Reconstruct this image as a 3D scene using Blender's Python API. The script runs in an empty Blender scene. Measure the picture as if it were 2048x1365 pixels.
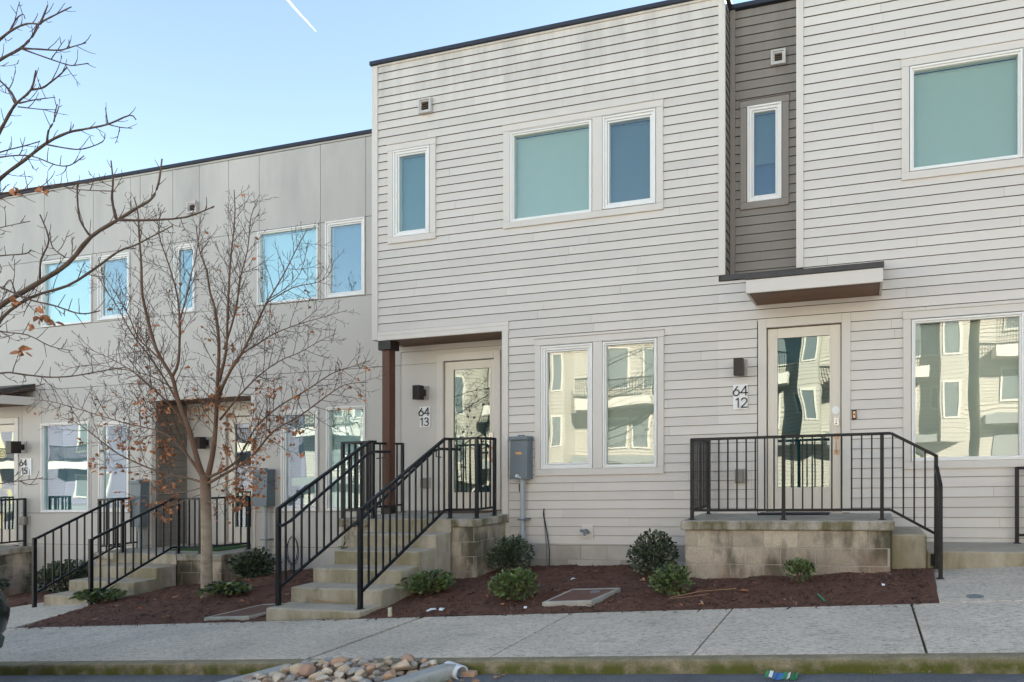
import bpy, math, random
from mathutils import Vector, Matrix
from math import sin, cos, pi, radians, sqrt
R = random.Random(7)
C = bpy.context.scene.collection
# ------------------------------------------------------------------ space
# x runs along the terrace, y away from the street, z up; the whole street climbs to the right by KX
KX, EZ = .02435, 1.6
FL, PP, VH, TH, DC = 1278.25, 1410.87, 912.3, .24494, 8.511
S_, C_ = sin(TH), cos(TH)
def W(p): return Vector((p[0], p[1], p[2] + KX*p[0] + EZ))
def at(u, v, y):                       # point of the photograph on the upright plane at depth y
    t = (u-PP)/FL; Y = y+DC; x = Y*(t*C_-S_)/(C_+t*S_); d = -S_*x + C_*Y
    return Vector((x, y, -(v-VH)*d/FL - KX*x))
def walk(x): return -1.365 + .06*x     # pavement level
def bed(x, y):                         # mulch level
    if x < -5: hw = .13 - .02*max(0, -9.5-x)
    elif x < -3.3: hw = .13 - .07*(x+5)/1.7
    elif x < -2.4: hw = .06 - .06*(x+3.3)/.9
    else: hw = .02
    hw = max(hw, -.05)
    if y < -.85 and -13.6-(-.85-y)*.4 < x < -11.62+(-.85-y)*.40: return walk(x)-.05
    t = min(1, max(0, (y+2.45)/2.2))
    h = hw*t + .03*sin(min(1, t*2)*pi/2)
    if -10.3 < x < -8.2: h += .05*t*sin((x+10.3)/2.1*pi)
    if -5.6 < x < -2: h += .015
    if (-3.52 < x < -2.68 and -2.26 < y < -1.44) or (-8.0 < x < -7.1 and y < -1.55): h = min(h, .022)
    return walk(x) + h - .012
# ------------------------------------------------------------------ mesh building
class MB:
    def __init__(s): s.v = []; s.f = []; s.m = []; s.t = []
    def face(s, pts, m=0, t=.5):
        i = len(s.v); s.v += [tuple(p) for p in pts]; s.f.append(tuple(range(i, i+len(pts)))); s.m.append(m); s.t.append(t)
    def hexa(s, a, b, m=0, t=.5):      # a, b: matching quads (bottom ccw, top ccw)
        i = len(s.v); s.v += [tuple(p) for p in a] + [tuple(p) for p in b]
        for q in ((3,2,1,0),(4,5,6,7),(0,1,5,4),(1,2,6,5),(2,3,7,6),(3,0,4,7)):
            s.f.append(tuple(i+k for k in q)); s.m.append(m); s.t.append(t)
    def box(s, x0, x1, y0, y1, z0, z1, m=0, t=.5):
        s.hexa([(x0,y0,z0),(x1,y0,z0),(x1,y1,z0),(x0,y1,z0)], [(x0,y0,z1),(x1,y0,z1),(x1,y1,z1),(x0,y1,z1)], m, t)
        return s
    def bar(s, p, q, w, h, m=0, t=.5, up=(0,0,1)):   # rectangular bar p-q, w sideways, h upwards
        p = Vector(p); q = Vector(q); d = (q-p).normalized(); upv = Vector(up)
        if abs(d.dot(upv)) > .98: upv = Vector((0,1,0))
        sd = d.cross(upv).normalized()*w/2; u = sd.normalized().cross(d).normalized()*h/2
        s.hexa([p-sd-u, p+sd-u, p+sd+u, p-sd+u], [q-sd-u, q+sd-u, q+sd+u, q-sd+u], m, t)
        return s
    def tube(s, pts, rad, n=6, m=0, t=.5, cap=True):
        pts = [Vector(p) for p in pts]; i0 = len(s.v); N = len(pts); ref = Vector((.31,.2,.93))
        for k, p in enumerate(pts):
            d = (pts[min(k+1,N-1)] - pts[max(k-1,0)])
            d = d.normalized() if d.length > 1e-9 else Vector((0,0,1))
            r = ref if abs(d.dot(ref)) < .95 else Vector((1,0,0))
            a = d.cross(r).normalized(); b = d.cross(a)
            rr = rad[k] if hasattr(rad, '__len__') else rad
            for j in range(n):
                an = 2*pi*j/n; s.v.append(tuple(p + (a*cos(an) + b*sin(an))*rr))
        for k in range(N-1):
            for j in range(n):
                a = i0+k*n+j; b = i0+k*n+(j+1) % n
                s.f.append((a, b, b+n, a+n)); s.m.append(m); s.t.append(t)
        if cap:
            s.f.append(tuple(i0+j for j in reversed(range(n)))); s.m.append(m); s.t.append(t)
            s.f.append(tuple(i0+(N-1)*n+j for j in range(n))); s.m.append(m); s.t.append(t)
        return s
    def build(s, name, mats, parent=None, smooth=False, bevel=0, seg=2):
        o = new(name, s, mats, parent, smooth)
        if bevel:
            b = o.modifiers.new('bevel', 'BEVEL'); b.width = bevel; b.segments = seg; b.limit_method = 'ANGLE'; b.angle_limit = radians(35)
            b.harden_normals = False
        return o
def new(name, mb, mats, parent=None, smooth=False):
    me = bpy.data.meshes.new(name); o = bpy.data.objects.new(name, me); C.objects.link(o)
    pts = [W(p) for p in mb.v]
    if parent is None:
        org = Vector((sum(p.x for p in pts)/len(pts), sum(p.y for p in pts)/len(pts), min(p.z for p in pts))); o.location = org
    else:
        o.parent = parent; org = ORG[parent.name]; 
    ORG[o.name] = org
    me.from_pydata([p-org for p in pts], [], mb.f)
    for mt in (mats if isinstance(mats, (list, tuple)) else [mats]): me.materials.append(mt)
    me.polygons.foreach_set('material_index', mb.m)
    if smooth: me.polygons.foreach_set('use_smooth', [True]*len(mb.f))
    at_ = me.attributes.new('tone', 'FLOAT', 'FACE'); at_.data.foreach_set('value', mb.t)
    me.update(); return o
ORG = {}
def tag(o, label=None, cat=None, group=None, kind=None):
    if label: o['label'] = label
    if cat: o['category'] = cat
    if group: o['group'] = group
    if kind: o['kind'] = kind
    return o
def thing(name, label, cat, loc, group=None):
    o = bpy.data.objects.new(name, None); C.objects.link(o); o.location = W(loc); ORG[o.name] = W(loc); o.empty_display_size = .2
    return tag(o, label, cat, group)
# ------------------------------------------------------------------ materials
def mat(name, col, rough=.6, tone=0, blot=0, bscale=2, bump=0, nscale=60, metal=0, spec=.4, extra=None, stretch=(1,1,1), fine=0):
    m = bpy.data.materials.new(name); m.use_nodes = True; nt = m.node_tree; N = nt.nodes; L = nt.links
    b = N['Principled BSDF']; b.inputs['Roughness'].default_value = rough; b.inputs['Metallic'].default_value = metal
    b.inputs['Specular IOR Level'].default_value = spec
    geo = N.new('ShaderNodeNewGeometry'); P = geo.outputs['Position']
    rgb = N.new('ShaderNodeRGB'); rgb.outputs[0].default_value = (*col, 1); c = rgb.outputs[0]
    def mul(c, fac_socket, lo, hi):
        mr = N.new('ShaderNodeMapRange'); mr.inputs[1].default_value = .25; mr.inputs[2].default_value = .75
        mr.inputs[3].default_value = lo; mr.inputs[4].default_value = hi; L.new(fac_socket, mr.inputs[0])
        mx = N.new('ShaderNodeVectorMath'); mx.operation = 'SCALE'; L.new(c, mx.inputs[0]); L.new(mr.outputs[0], mx.inputs['Scale']); return mx.outputs[0]
    def noise(scale, detail=5, st=(1,1,1), rough_=.6):
        mp = N.new('ShaderNodeMapping'); mp.inputs['Scale'].default_value = st; L.new(P, mp.inputs[0])
        n = N.new('ShaderNodeTexNoise'); n.inputs['Scale'].default_value = scale; n.inputs['Detail'].default_value = detail; n.inputs['Roughness'].default_value = rough_
        L.new(mp.outputs[0], n.inputs['Vector']); return n.outputs['Fac']
    if tone:
        a = N.new('ShaderNodeAttribute'); a.attribute_name = 'tone'
        mr = N.new('ShaderNodeMapRange'); mr.inputs[3].default_value = 1-tone; mr.inputs[4].default_value = 1+tone; L.new(a.outputs['Fac'], mr.inputs[0])
        mx = N.new('ShaderNodeVectorMath'); mx.operation = 'SCALE'; L.new(c, mx.inputs[0]); L.new(mr.outputs[0], mx.inputs['Scale']); c = mx.outputs[0]
    if blot: c = mul(c, noise(bscale, 6, stretch), 1-blot, 1+blot)
    if fine: c = mul(c, noise(nscale, 3), 1-fine, 1+fine)
    if extra: c = extra(nt, P, c, noise)
    L.new(c, b.inputs['Base Color'])
    if bump:
        bp = N.new('ShaderNodeBump'); bp.inputs['Strength'].default_value = min(1, bump); bp.inputs['Distance'].default_value = .01
        L.new(noise(nscale, 6), bp.inputs['Height']); L.new(bp.outputs[0], b.inputs['Normal'])
    return m
def mixin(nt, c, fac, col):
    mx = nt.nodes.new('ShaderNodeMix'); mx.data_type = 'RGBA'
    nt.links.new(fac, mx.inputs[0]); nt.links.new(c, mx.inputs[6])
    if isinstance(col, tuple): mx.inputs[7].default_value = (*col, 1)
    else: nt.links.new(col, mx.inputs[7])
    return mx.outputs[2]
def rng(nt, s, a, b, lo=0, hi=1):
    mr = nt.nodes.new('ShaderNodeMapRange'); mr.inputs[1].default_value = a; mr.inputs[2].default_value = b
    mr.inputs[3].default_value = lo; mr.inputs[4].default_value = hi; nt.links.new(s, mr.inputs[0]); return mr.outputs[0]
def math_(nt, op, a, b=None):
    n = nt.nodes.new('ShaderNodeMath'); n.operation = op
    for i, x in enumerate((a, b)):
        if x is None: continue
        if isinstance(x, (int, float)): n.inputs[i].default_value = x
        else: nt.links.new(x, n.inputs[i])
    return n.outputs[0]
def zrel(nt, P, slope):                 # height above a plane climbing by slope along x
    sp = nt.nodes.new('ShaderNodeSeparateXYZ'); nt.links.new(P, sp.inputs[0])
    return math_(nt, 'SUBTRACT', sp.outputs[2], math_(nt, 'MULTIPLY', sp.outputs[0], slope)), sp
def soot(z0, z1, amount, st=(5, 5, .7), col=(.10, .095, .09)):
    def f(nt, P, c, noise):
        h, sp = zrel(nt, P, KX)
        k = math_(nt, 'MULTIPLY', rng(nt, h, z0+EZ, z1+EZ), rng(nt, noise(1.0, 6, st), .42, .78))
        k = math_(nt, 'MULTIPLY', k, amount)
        k2 = math_(nt, 'MULTIPLY', rng(nt, noise(9, 4, (1, 1, .25)), .66, .82), .12)
        return mixin(nt, c, math_(nt, 'MAXIMUM', k, k2), col)
    return f
def moss(col, z0, z1, base_slope, amt=.9, col2=None):  # moss strongest low down
    def f(nt, P, c, noise):
        h, sp = zrel(nt, P, base_slope)
        k = math_(nt, 'MULTIPLY', rng(nt, h, z1, z0), rng(nt, noise(6, 6), .30, .55))
        c = mixin(nt, c, math_(nt, 'MULTIPLY', k, amt), col)
        return mixin(nt, c, math_(nt, 'MULTIPLY', rng(nt, noise(45, 3), .64, .72), .5), (.34, .33, .27))
    return f
def algae(col, amt, sc=2.2, a=.45, b=.7, st=(1, 1, .35), up=True):
    def f(nt, P, c, noise):
        k = rng(nt, noise(sc, 7, st), a, b)
        if up:                          # treads are walked clean: growth sits on upright faces
            g = nt.nodes.new('ShaderNodeNewGeometry'); sp = nt.nodes.new('ShaderNodeSeparateXYZ'); nt.links.new(g.outputs['True Normal'], sp.inputs[0])
            k = math_(nt, 'MULTIPLY', k, rng(nt, sp.outputs[2], .3, .8, 1, .15))
        c = mixin(nt, c, math_(nt, 'MULTIPLY', k, amt), col)
        k = math_(nt, 'MULTIPLY', rng(nt, noise(sc*2.3, 7, (1, 1, .6)), .58, .72), amt*.6)
        return mixin(nt, c, k, (.085, .08, .065))
    return f
siding_m = mat('painted lap siding', (.655, .585, .51), .55, tone=.045, blot=.04, bscale=1.2, bump=.15, nscale=45, extra=soot(4.9, 6.5, .42))
siding_r = mat('painted lap siding clean', (.675, .605, .53), .55, tone=.04, blot=.03, bscale=1.2, bump=.12, nscale=45, extra=soot(5.6, 7.2, .35))
siding_g = mat('grey lap siding', (.25, .212, .172), .55, tone=.03, blot=.04, bscale=1.2, bump=.12, nscale=45, extra=soot(4.6, 6.4, .6))
trim_m = mat('painted trim board', (.675, .605, .53), .5, tone=.02, blot=.025, bscale=2, bump=.05, nscale=40, extra=soot(5.2, 6.4, .35))
trim_g = mat('grey trim board', (.26, .222, .182), .5, tone=.02, blot=.03, bscale=2, bump=.05, nscale=40)
grime_shade = mat('grimed and shaded board edge', (.135, .094, .06), .9, blot=.35, bscale=9)  # brown dirt plus the shadow lines under laps, painted into edges and groove backing
panel_m = mat('painted cement panel', (.53, .48, .42), .55, tone=.02, blot=.04, bscale=.9, bump=.08, nscale=30, extra=soot(2.9, 5.0, .62, (.9, .9, .25), (.25, .235, .22)))
panel_e = mat('painted entry panel', (.61, .55, .48), .55, tone=.02, blot=.03, bscale=.9, bump=.05, nscale=30)
seam_m = mat('panel seam', (.16, .14, .12), .9)
roof_m = mat('dark metal roof edge', (.045, .05, .065), .75, blot=.1, bscale=6, spec=.15)
flash_m = mat('brown metal flashing', (.06, .053, .048), .45, blot=.15, bscale=6, metal=.3)
vinyl = mat('white vinyl', (.82, .78, .72), .35, blot=.02, bscale=3)
door_m = mat('cream painted door', (.73, .64, .525), .4, blot=.02, bscale=3)
door_t = mat('door casing', (.67, .605, .525), .45, tone=.02, blot=.02, bscale=3)
def planks(nt, P, c, noise):
    k = rng(nt, noise(3, 6, (1, 14, 14)), .35, .7)
    return mixin(nt, c, math_(nt, 'MULTIPLY', k, .6), (.07, .035, .018))
soffit_m = mat('stained board soffit', (.165, .070, .030), .5, tone=.3, extra=planks)
def grain(nt, P, c, noise):
    k = rng(nt, noise(5, 7, (3, 3, .25)), .35, .65)
    c = mixin(nt, c, math_(nt, 'MULTIPLY', k, .75), (.10, .035, .016))
    return mixin(nt, c, rng(nt, noise(16, 3, (1, 1, .8)), .70, .76), (.03, .014, .008))
wood_m = mat('stained timber post', (.125, .052, .029), .55, bump=.2, nscale=40, extra=grain)
bronze = mat('dark bronze metal', (.028, .02, .016), .42, metal=.2, blot=.1, bscale=8)
rail_m = mat('black painted rail', (.007, .008, .010), .38, blot=.2, bscale=7, spec=.4, bump=.08, nscale=60)
rail_b = mat('weathered black brown rail', (.015, .0115, .010), .45, blot=.25, bscale=7, spec=.35, bump=.1, nscale=60)
conc = mat('worn porch concrete', (.43, .375, .30), .85, blot=.2, bscale=3, bump=.7, nscale=55, fine=.2, extra=algae((.12, .098, .035), .9, 5.0, .40, .60))
conc_s = mat('step concrete', (.47, .395, .30), .85, blot=.16, bscale=2.5, bump=.4, nscale=55, fine=.12, extra=algae((.235, .195, .10), .85, 3.0, .36, .62))
def cmu(nt, P, c, noise):
    c = algae((.085, .075, .045), .95, 2.6, .46, .62, (1, 1, .4), False)(nt, P, c, noise)
    h, sp = zrel(nt, P, KX+.06)
    k = math_(nt, 'MULTIPLY', rng(nt, h, .62, .30), rng(nt, noise(2.5, 4), .35, .6))
    return mixin(nt, c, math_(nt, 'MULTIPLY', k, .5), (.36, .22, .15))
block_m = mat('concrete block', (.48, .39, .29), .9, tone=.18, blot=.18, bscale=4, bump=.8, nscale=80, fine=.2, extra=cmu)
mortar = mat('mortar', (.40, .35, .28), .95, blot=.15, bscale=6)
found_m = mat('foundation block', (.43, .38, .32), .9, tone=.16, blot=.18, bscale=3, bump=.5, nscale=80, fine=.1)
def wear(nt, P, c, noise):
    k = rng(nt, noise(1.0, 10, (17, 42, 17), .85), .50, .585)
    c = mixin(nt, c, math_(nt, 'MULTIPLY', k, .74), (.22, .195, .165))
    k = rng(nt, noise(1.0, 6, (26, 60, 26), .75), .56, .63)
    c = mixin(nt, c, math_(nt, 'MULTIPLY', k, .7), (.10, .09, .08))
    k = rng(nt, noise(2.6, 7, (1, 1.6, 1)), .60, .72)
    c = mixin(nt, c, math_(nt, 'MULTIPLY', k, .45), (.20, .17, .13))
    k = rng(nt, noise(.7, 5), .5, .75)
    return mixin(nt, c, math_(nt, 'MULTIPLY', k, .35), (.22, .19, .16))
walk_m = mat('pavement concrete', (.72, .60, .47), .85, tone=.06, blot=.12, bscale=1.6, bump=.7, nscale=70, fine=.1, extra=wear)
joint_m = mat('dirt filled joint', (.08, .062, .042), .95, blot=.4, bscale=9)
curb_m = mat('mossy kerb', (.30, .24, .16), .9, blot=.3, bscale=7, bump=.9, nscale=60, fine=.25, extra=moss((.10, .105, .018), EZ-1.465+.045, EZ-1.465+.115, KX+.06, 1.0))
asph = mat('asphalt', (.15, .15, .155), .8, blot=.22, bscale=2, bump=.9, nscale=130, fine=.45)
def chipcol(nt, P, c, noise):
    return mixin(nt, c, rng(nt, noise(40, 5), .5, .72), (.19, .095, .065))
mulch_m = mat('dark red mulch', (.145, .064, .038), .95, blot=.35, bscale=7, bump=1, nscale=150, fine=.35, extra=chipcol)
chip_m = mat('wood chips', (.19, .082, .05), .9, tone=.9)
rust_m = mat('rusty lid', (.17, .085, .062), .75, blot=.25, bscale=8, bump=.4, nscale=90)
lidconc = mat('pale cover concrete', (.42, .39, .33), .85, blot=.2, bscale=7, bump=.4, nscale=60)
meter_m = mat('grey meter enclosure', (.165, .19, .20), .45, blot=.06, bscale=4)
pvc = mat('grey plastic conduit', (.40, .41, .42), .45, blot=.06, bscale=4)
pvcw = mat('white plastic pipe', (.72, .73, .74), .4, blot=.08, bscale=9)
plate_m = mat('white number plate', (.86, .83, .79), .5, blot=.02)
ink = mat('black digits', (.015, .013, .012), .45)
tan_m = mat('beige outlet cover', (.42, .38, .33), .4)
vent_m = mat('weathered vent plastic', (.56, .52, .47), .5, blot=.1, bscale=9)
smoke = mat('smoked cover', (.24, .21, .17), .25)
copper = mat('copper brass handle', (.55, .33, .19), .35, metal=.8)
steel = mat('satin steel', (.55, .53, .5), .3, metal=.9)
cable_m = mat('black cable', (.02, .02, .022), .5)
cable_g = mat('grey cable', (.25, .26, .27), .5)
dark = mat('dark void', (.03, .028, .026), .9)
mat_dark = mat('dark door mat', (.02, .022, .03), .95, bump=.6, nscale=200)
mat_green = mat('green turf mat', (.04, .10, .02), .95, bump=.8, nscale=200)
mat_tan = mat('brown door mat', (.14, .085, .05), .95, bump=.6, nscale=200)
def leafmat(name, col, tn=.45, rough=.45, trans=.15):
    m = mat(name, col, rough, tone=tn, spec=.5)
    return m
shrub_d = leafmat('dark glossy leaves', (.068, .092, .050), .75, .36)
shrub_l = leafmat('fresh green leaves', (.115, .155, .05), .6, .38)
shrub_b = leafmat('mixed leaves', (.12, .125, .065), .7, .45)
dry_m = leafmat('dry orange leaves', (.44, .185, .08), .45, .7)
dry_g = leafmat('dry brown leaves', (.36, .20, .105), .5, .75)
twig_m = mat('shrub stem', (.12, .085, .055), .85, blot=.2, bscale=20)
def bark(nt, P, c, noise):
    h, sp = zrel(nt, P, KX)
    c = mixin(nt, c, rng(nt, h, EZ-.75, EZ-.05), (.165, .085, .048))
    c = mixin(nt, c, math_(nt, 'MULTIPLY', rng(nt, noise(7, 5, (1, 1, 2.2)), .45, .7), .55), (.15, .12, .085))
    c = mixin(nt, c, math_(nt, 'MULTIPLY', rng(nt, noise(26, 2, (1, 1, 5)), .6, .7), .5), (.33, .28, .22))
    return c
bark_m = mat('pale tree bark', (.42, .32, .225), .9, bump=.5, nscale=40, extra=bark)
limb_m = mat('brown limb bark', (.135, .088, .060), .9, blot=.25, bscale=7, bump=.5, nscale=60)
twig_t = mat('dark twig bark', (.10, .058, .040), .9, blot=.3, bscale=10)
limb2_m = mat('grey brown limb bark', (.13, .088, .062), .85, blot=.3, bscale=9, bump=.6, nscale=70)
# glass: a thin low-emissivity pane, part mirror, part tinted see-through, slightly wavy
def glass(name, tint, mirror, mtint=(.92, .97, .93), wav=.05):
    m = bpy.data.materials.new(name); m.use_nodes = True; nt = m.node_tree; N = nt.nodes; L = nt.links
    N.remove(N['Principled BSDF']); out = N['Material Output']
    gl = N.new('ShaderNodeBsdfGlossy'); gl.inputs['Roughness'].default_value = .010; gl.inputs[0].default_value = (*mtint, 1)
    tr = N.new('ShaderNodeBsdfTransparent'); tr.inputs[0].default_value = (*tint, 1)
    geo = N.new('ShaderNodeNewGeometry'); nz = N.new('ShaderNodeTexNoise'); nz.inputs['Scale'].default_value = 1.5; nz.inputs['Detail'].default_value = .5
    L.new(geo.outputs['Position'], nz.inputs['Vector'])
    bp = N.new('ShaderNodeBump'); bp.inputs['Strength'].default_value = wav; bp.inputs['Distance'].default_value = .2; L.new(nz.outputs['Fac'], bp.inputs['Height'])
    L.new(bp.outputs[0], gl.inputs['Normal'])
    fr = N.new('ShaderNodeFresnel'); fr.inputs[0].default_value = 1.5
    k = rng(nt, fr.outputs[0], .04, 1, mirror, 1)
    k = math_(nt, 'MULTIPLY', k, math_(nt, 'SUBTRACT', 1, geo.outputs['Backfacing']))
    mx = N.new('ShaderNodeMixShader'); L.new(k, mx.inputs[0]); L.new(tr.outputs[0], mx.inputs[1]); L.new(gl.outputs[0], mx.inputs[2]); L.new(mx.outputs[0], out.inputs[0])
    return m
glass_u = glass('upper window glass', (.84, .90, .86), .13, (.90, .97, .96), .008)
glass_l = glass('lower window glass', (.85, .87, .83), .175, (.96, .97, .94), .016)
glass_d = glass('door glass', (.50, .66, .66), .20, (.86, .95, .90), .02)
glass_c = glass('side terrace glass', (.86, .95, .95), .20, (.86, .98, 1), .008)
blind_w = mat('pale roller blind', (.50, .53, .47), .8, blot=.02, bscale=40)
blind_c = mat('pale aqua blind', (.50, .60, .61), .8)
blind_b = mat('blue screen', (.095, .15, .20), .8)
blind_t = mat('teal screen', (.11, .21, .235), .8)
blind_n = mat('navy screen', (.035, .085, .19), .8)
shade_g = mat('grey green inner shade', (.60, .61, .55), .85)
shade_d = mat('dim interior', (.12, .18, .19), .85)
# ------------------------------------------------------------------ rectangles with holes
def sub(rects, hole):
    out = []; hx0, hx1, hz0, hz1 = hole
    for (x0, x1, z0, z1) in rects:
        if hx0 >= x1 or hx1 <= x0 or hz0 >= z1 or hz1 <= z0: out.append((x0, x1, z0, z1)); continue
        a, b = max(x0, hx0), min(x1, hx1)
        if hx0 > x0: out.append((x0, hx0, z0, z1))
        if hx1 < x1: out.append((hx1, x1, z0, z1))
        if hz0 > z0: out.append((a, b, z0, hz0))
        if hz1 < z1: out.append((a, b, hz1, z1))
    return [r for r in out if r[1]-r[0] > 1e-4 and r[3]-r[2] > 1e-4]
COURSE, ZTOP, GAP, LAP = .127, 6.313, .0062, .013
def siding(mb, x0, x1, z0, z1, y, holes=(), rnd=R, put=None):
    put = put or (lambda x, yy, z: (x, y+yy, z))
    n = 0
    while True:
        zt = ZTOP + .508 - COURSE*n; zb = zt-COURSE; n += 1
        if zt <= z0: break
        if zb >= z1: continue
        x = x0; k = 0
        joints = []
        xx = x0 - rnd.uniform(0, 3.4)
        while xx < x1: joints.append(xx); xx += 3.66
        joints = [j for j in joints if x0+.15 < j < x1-.15]
        ends = [x0]+joints+[x1]
        for a, b in zip(ends[:-1], ends[1:]):
            tone = rnd.random()
            rs = [(a+(.0009 if a > x0 else 0), b-(.0009 if b < x1 else 0), max(zb+GAP, z0), min(zt, z1))]
            for h in holes: rs = sub(rs, h)
            for (p, q, lo, hi) in rs:
                yf = lambda z: -.001-LAP*(zt-z)/COURSE
                mb.face([put(p, yf(lo), lo), put(q, yf(lo), lo), put(q, yf(hi), hi), put(p, yf(hi), hi)], 0, tone)
                if abs(lo-(zb+GAP)) < 1e-5: mb.face([put(p, .012, lo), put(q, .012, lo), put(q, yf(lo), lo), put(p, yf(lo), lo)], 1)
                mb.face([put(p, yf(lo), lo), put(p, yf(hi), hi), put(p, .012, hi), put(p, .012, lo)], 1)
                mb.face([put(q, yf(hi), hi), put(q, yf(lo), lo), put(q, .012, lo), put(q, .012, hi)], 1)
def sheet(mb, x0, x1, z0, z1, ya, yb, holes=(), m=0):
    rs = [(x0, x1, z0, z1)]
    for h in holes: rs = sub(rs, h)
    for (p, q, lo, hi) in rs: mb.box(p, q, ya, yb, lo, hi, m)
def ring(mb, x0, x1, z0, z1, w, ya, yb, m=0):      # rectangular ring, mitre-free butted
    mb.box(x0, x0+w, ya, yb, z0, z1, m); mb.box(x1-w, x1, ya, yb, z0, z1, m)
    mb.box(x0+w, x1-w, ya, yb, z1-w, z1, m); mb.box(x0+w, x1-w, ya, yb, z0, z0+w, m)
def window(parent, x0, x1, z0, z1, y, kind, blind, gl, shade=None):
    mb = MB()
    w = .034 if kind == 'fixed' else .048
    ring(mb, x0, x1, z0, z1, .026, y-.034, y+.07)
    ring(mb, x0+.026, x1-.026, z0+.026, z1-.026, w-.012, y-.016, y+.07)
    if kind != 'fixed': ring(mb, x0+.066, x1-.066, z0+.066, z1-.066, .022, y-.004, y+.07); w = .064
    i = .026+w-.012-.004 if kind == 'fixed' else .086
    f = mb.build('window', vinyl, parent, bevel=.003, seg=1)
    gx0, gx1, gz0, gz1 = x0+i-.006, x1-i+.006, z0+i-.006, z1-i+.006
    MB().box(gx0, gx1, y+.02, y+.026, gz0, gz1).build('pane', gl, f)
    b = MB()
    if shade is None: b.box(gx0+.008, gx1-.008, y+.085, y+.088, gz0-.02, gz1-.045)
    else:
        b.box(gx0+.008, gx1-.008, y+.085, y+.088, shade, gz1-.02)
    b.tube([(gx0, y+.10, gz1-.035), (gx1, y+.10, gz1-.035)], .022, 8)
    b.build('blind', blind, f)
    n = MB(); sheet(n, gx0-.03, gx1+.03, gz0-.03, gz1+.03, y+.14, y+.15)
    n.build('interior', blind_n if shade is not None else dark, f)
    return f
# ------------------------------------------------------------------ strokes for the digits
def arc(cx, cy, rx, ry, a0, a1, n=14): return [(cx+rx*cos(radians(a0+(a1-a0)*i/n)), cy+ry*sin(radians(a0+(a1-a0)*i/n))) for i in range(n+1)]
DIG = {'1': [[(.18, .82), (.42, 1), (.42, 0)]],
       '2': [arc(.36, .70, .30, .30, 165, -25)+[(.04, 0), (.70, 0)]],
       '3': [arc(.34, .745, .27, .255, 150, -90, 12)+[(.30, .49)], [(.30, .49)]+arc(.33, .25, .31, .25, 85, -150, 14)],
       '4': [[(.56, 0), (.56, 1), (.0, .28), (.74, .28)]],
       '5': [[(.64, 1), (.20, 1), (.10, .53)]+arc(.32, .31, .33, .31, 125, -150, 14)],
       '6': [[(.50, 1), (.10, .46)], arc(.36, .31, .33, .31, 0, 360, 20)]}
def digits(mb, txt, x, z, h, y, w=.014, adv=.86):
    for ch in txt:
        for st in DIG[ch]:
            for (a, b) in zip(st[:-1], st[1:]):
                p = Vector((x+a[0]*h, y, z+a[1]*h)); q = Vector((x+b[0]*h, y, z+b[1]*h)); d = (q-p)
                if d.length < 1e-6: continue
                d.normalize(); mb.bar(p-d*w*.35, q+d*w*.35, .008, w, up=d.cross(Vector((0, 1, 0))))
        x += h*(adv if ch != '1' else .72)
def number_plate(x0, x1, z0, z1, y, top, bot, label, shift):
    t = thing('house_number_plate', label, 'house number', ((x0+x1)/2, y, z0), 'house number plates')
    MB().box(x0, x1, y-.012, y-.001, z0, z1).build('backing_plate', plate_m, t, bevel=.002, seg=1)
    H = (z1-z0); h = H*.37
    mb = MB(); digits(mb, top, x0+shift[0], z0+H*.555, h, y-.02); mb.build('number', ink, t)
    mb = MB(); digits(mb, bot, x0+shift[1], z0+H*.075, h, y-.02); mb.build('number', ink, t)
def wall_lamp(x, z, y, label, sx=.15, sz=.23):
    t = thing('wall_lamp', label, 'wall lamp', (x, y, z), 'porch wall lamps')
    MB().box(x-.02, x+.12, y-.02, y-.002, z-.10, z+.12).build('mounting_plate', tan_m, t, bevel=.003, seg=1)
    MB().box(x+.03, x+.075, y-.09, y-.02, z-.05, z+.06).build('bracket', bronze, t, bevel=.003, seg=1)
    MB().box(x-.03, x-.03+sx*.82, y-.09-sx*.85, y-.09, z-sz/2, z+sz/2).build('lamp_body', bronze, t, bevel=.004, seg=1)
def vent(x0, x1, z0, z1, y, label):
    t = thing('wall_vent', label, 'vent', ((x0+x1)/2, y, z0), 'square wall vents')
    b = MB(); ring(b, x0, x1, z0, z1, .028, y-.05, y); ring(b, x0+.028, x1-.028, z0+.028, z1-.028, .022, y-.035, y-.005)
    b.build('vent_frame', vent_m, t, bevel=.004, seg=1)
    m = MB(); m.box(x0+.05, x1-.05, y-.012, y-.004, z0+.05, z1-.05); m.build('vent_opening', dark, t)
    l = MB()
    for k in range(3):
        zz = z0+.06+(z1-z0-.12)*(k+.5)/3; l.bar((x0+.05, y-.022, zz), (x1-.05, y-.022, zz+.004), .03, .008)
    l.build('louvre', grime_shade, t)
def outlet(x0, x1, z0, z1, y, label):
    t = thing('outlet_box', label, 'outlet', ((x0+x1)/2, y, z0), 'weatherproof outlet boxes')
    MB().box(x0, x1, y-.012, y-.002, z0, z1).build('wall_plate', tan_m, t, bevel=.003, seg=1)
    MB().box(x0+.01, x1-.045, y-.075, y-.012, z0+.012, z1-.012).build('bubble_cover', smoke, t, bevel=.015)
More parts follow.
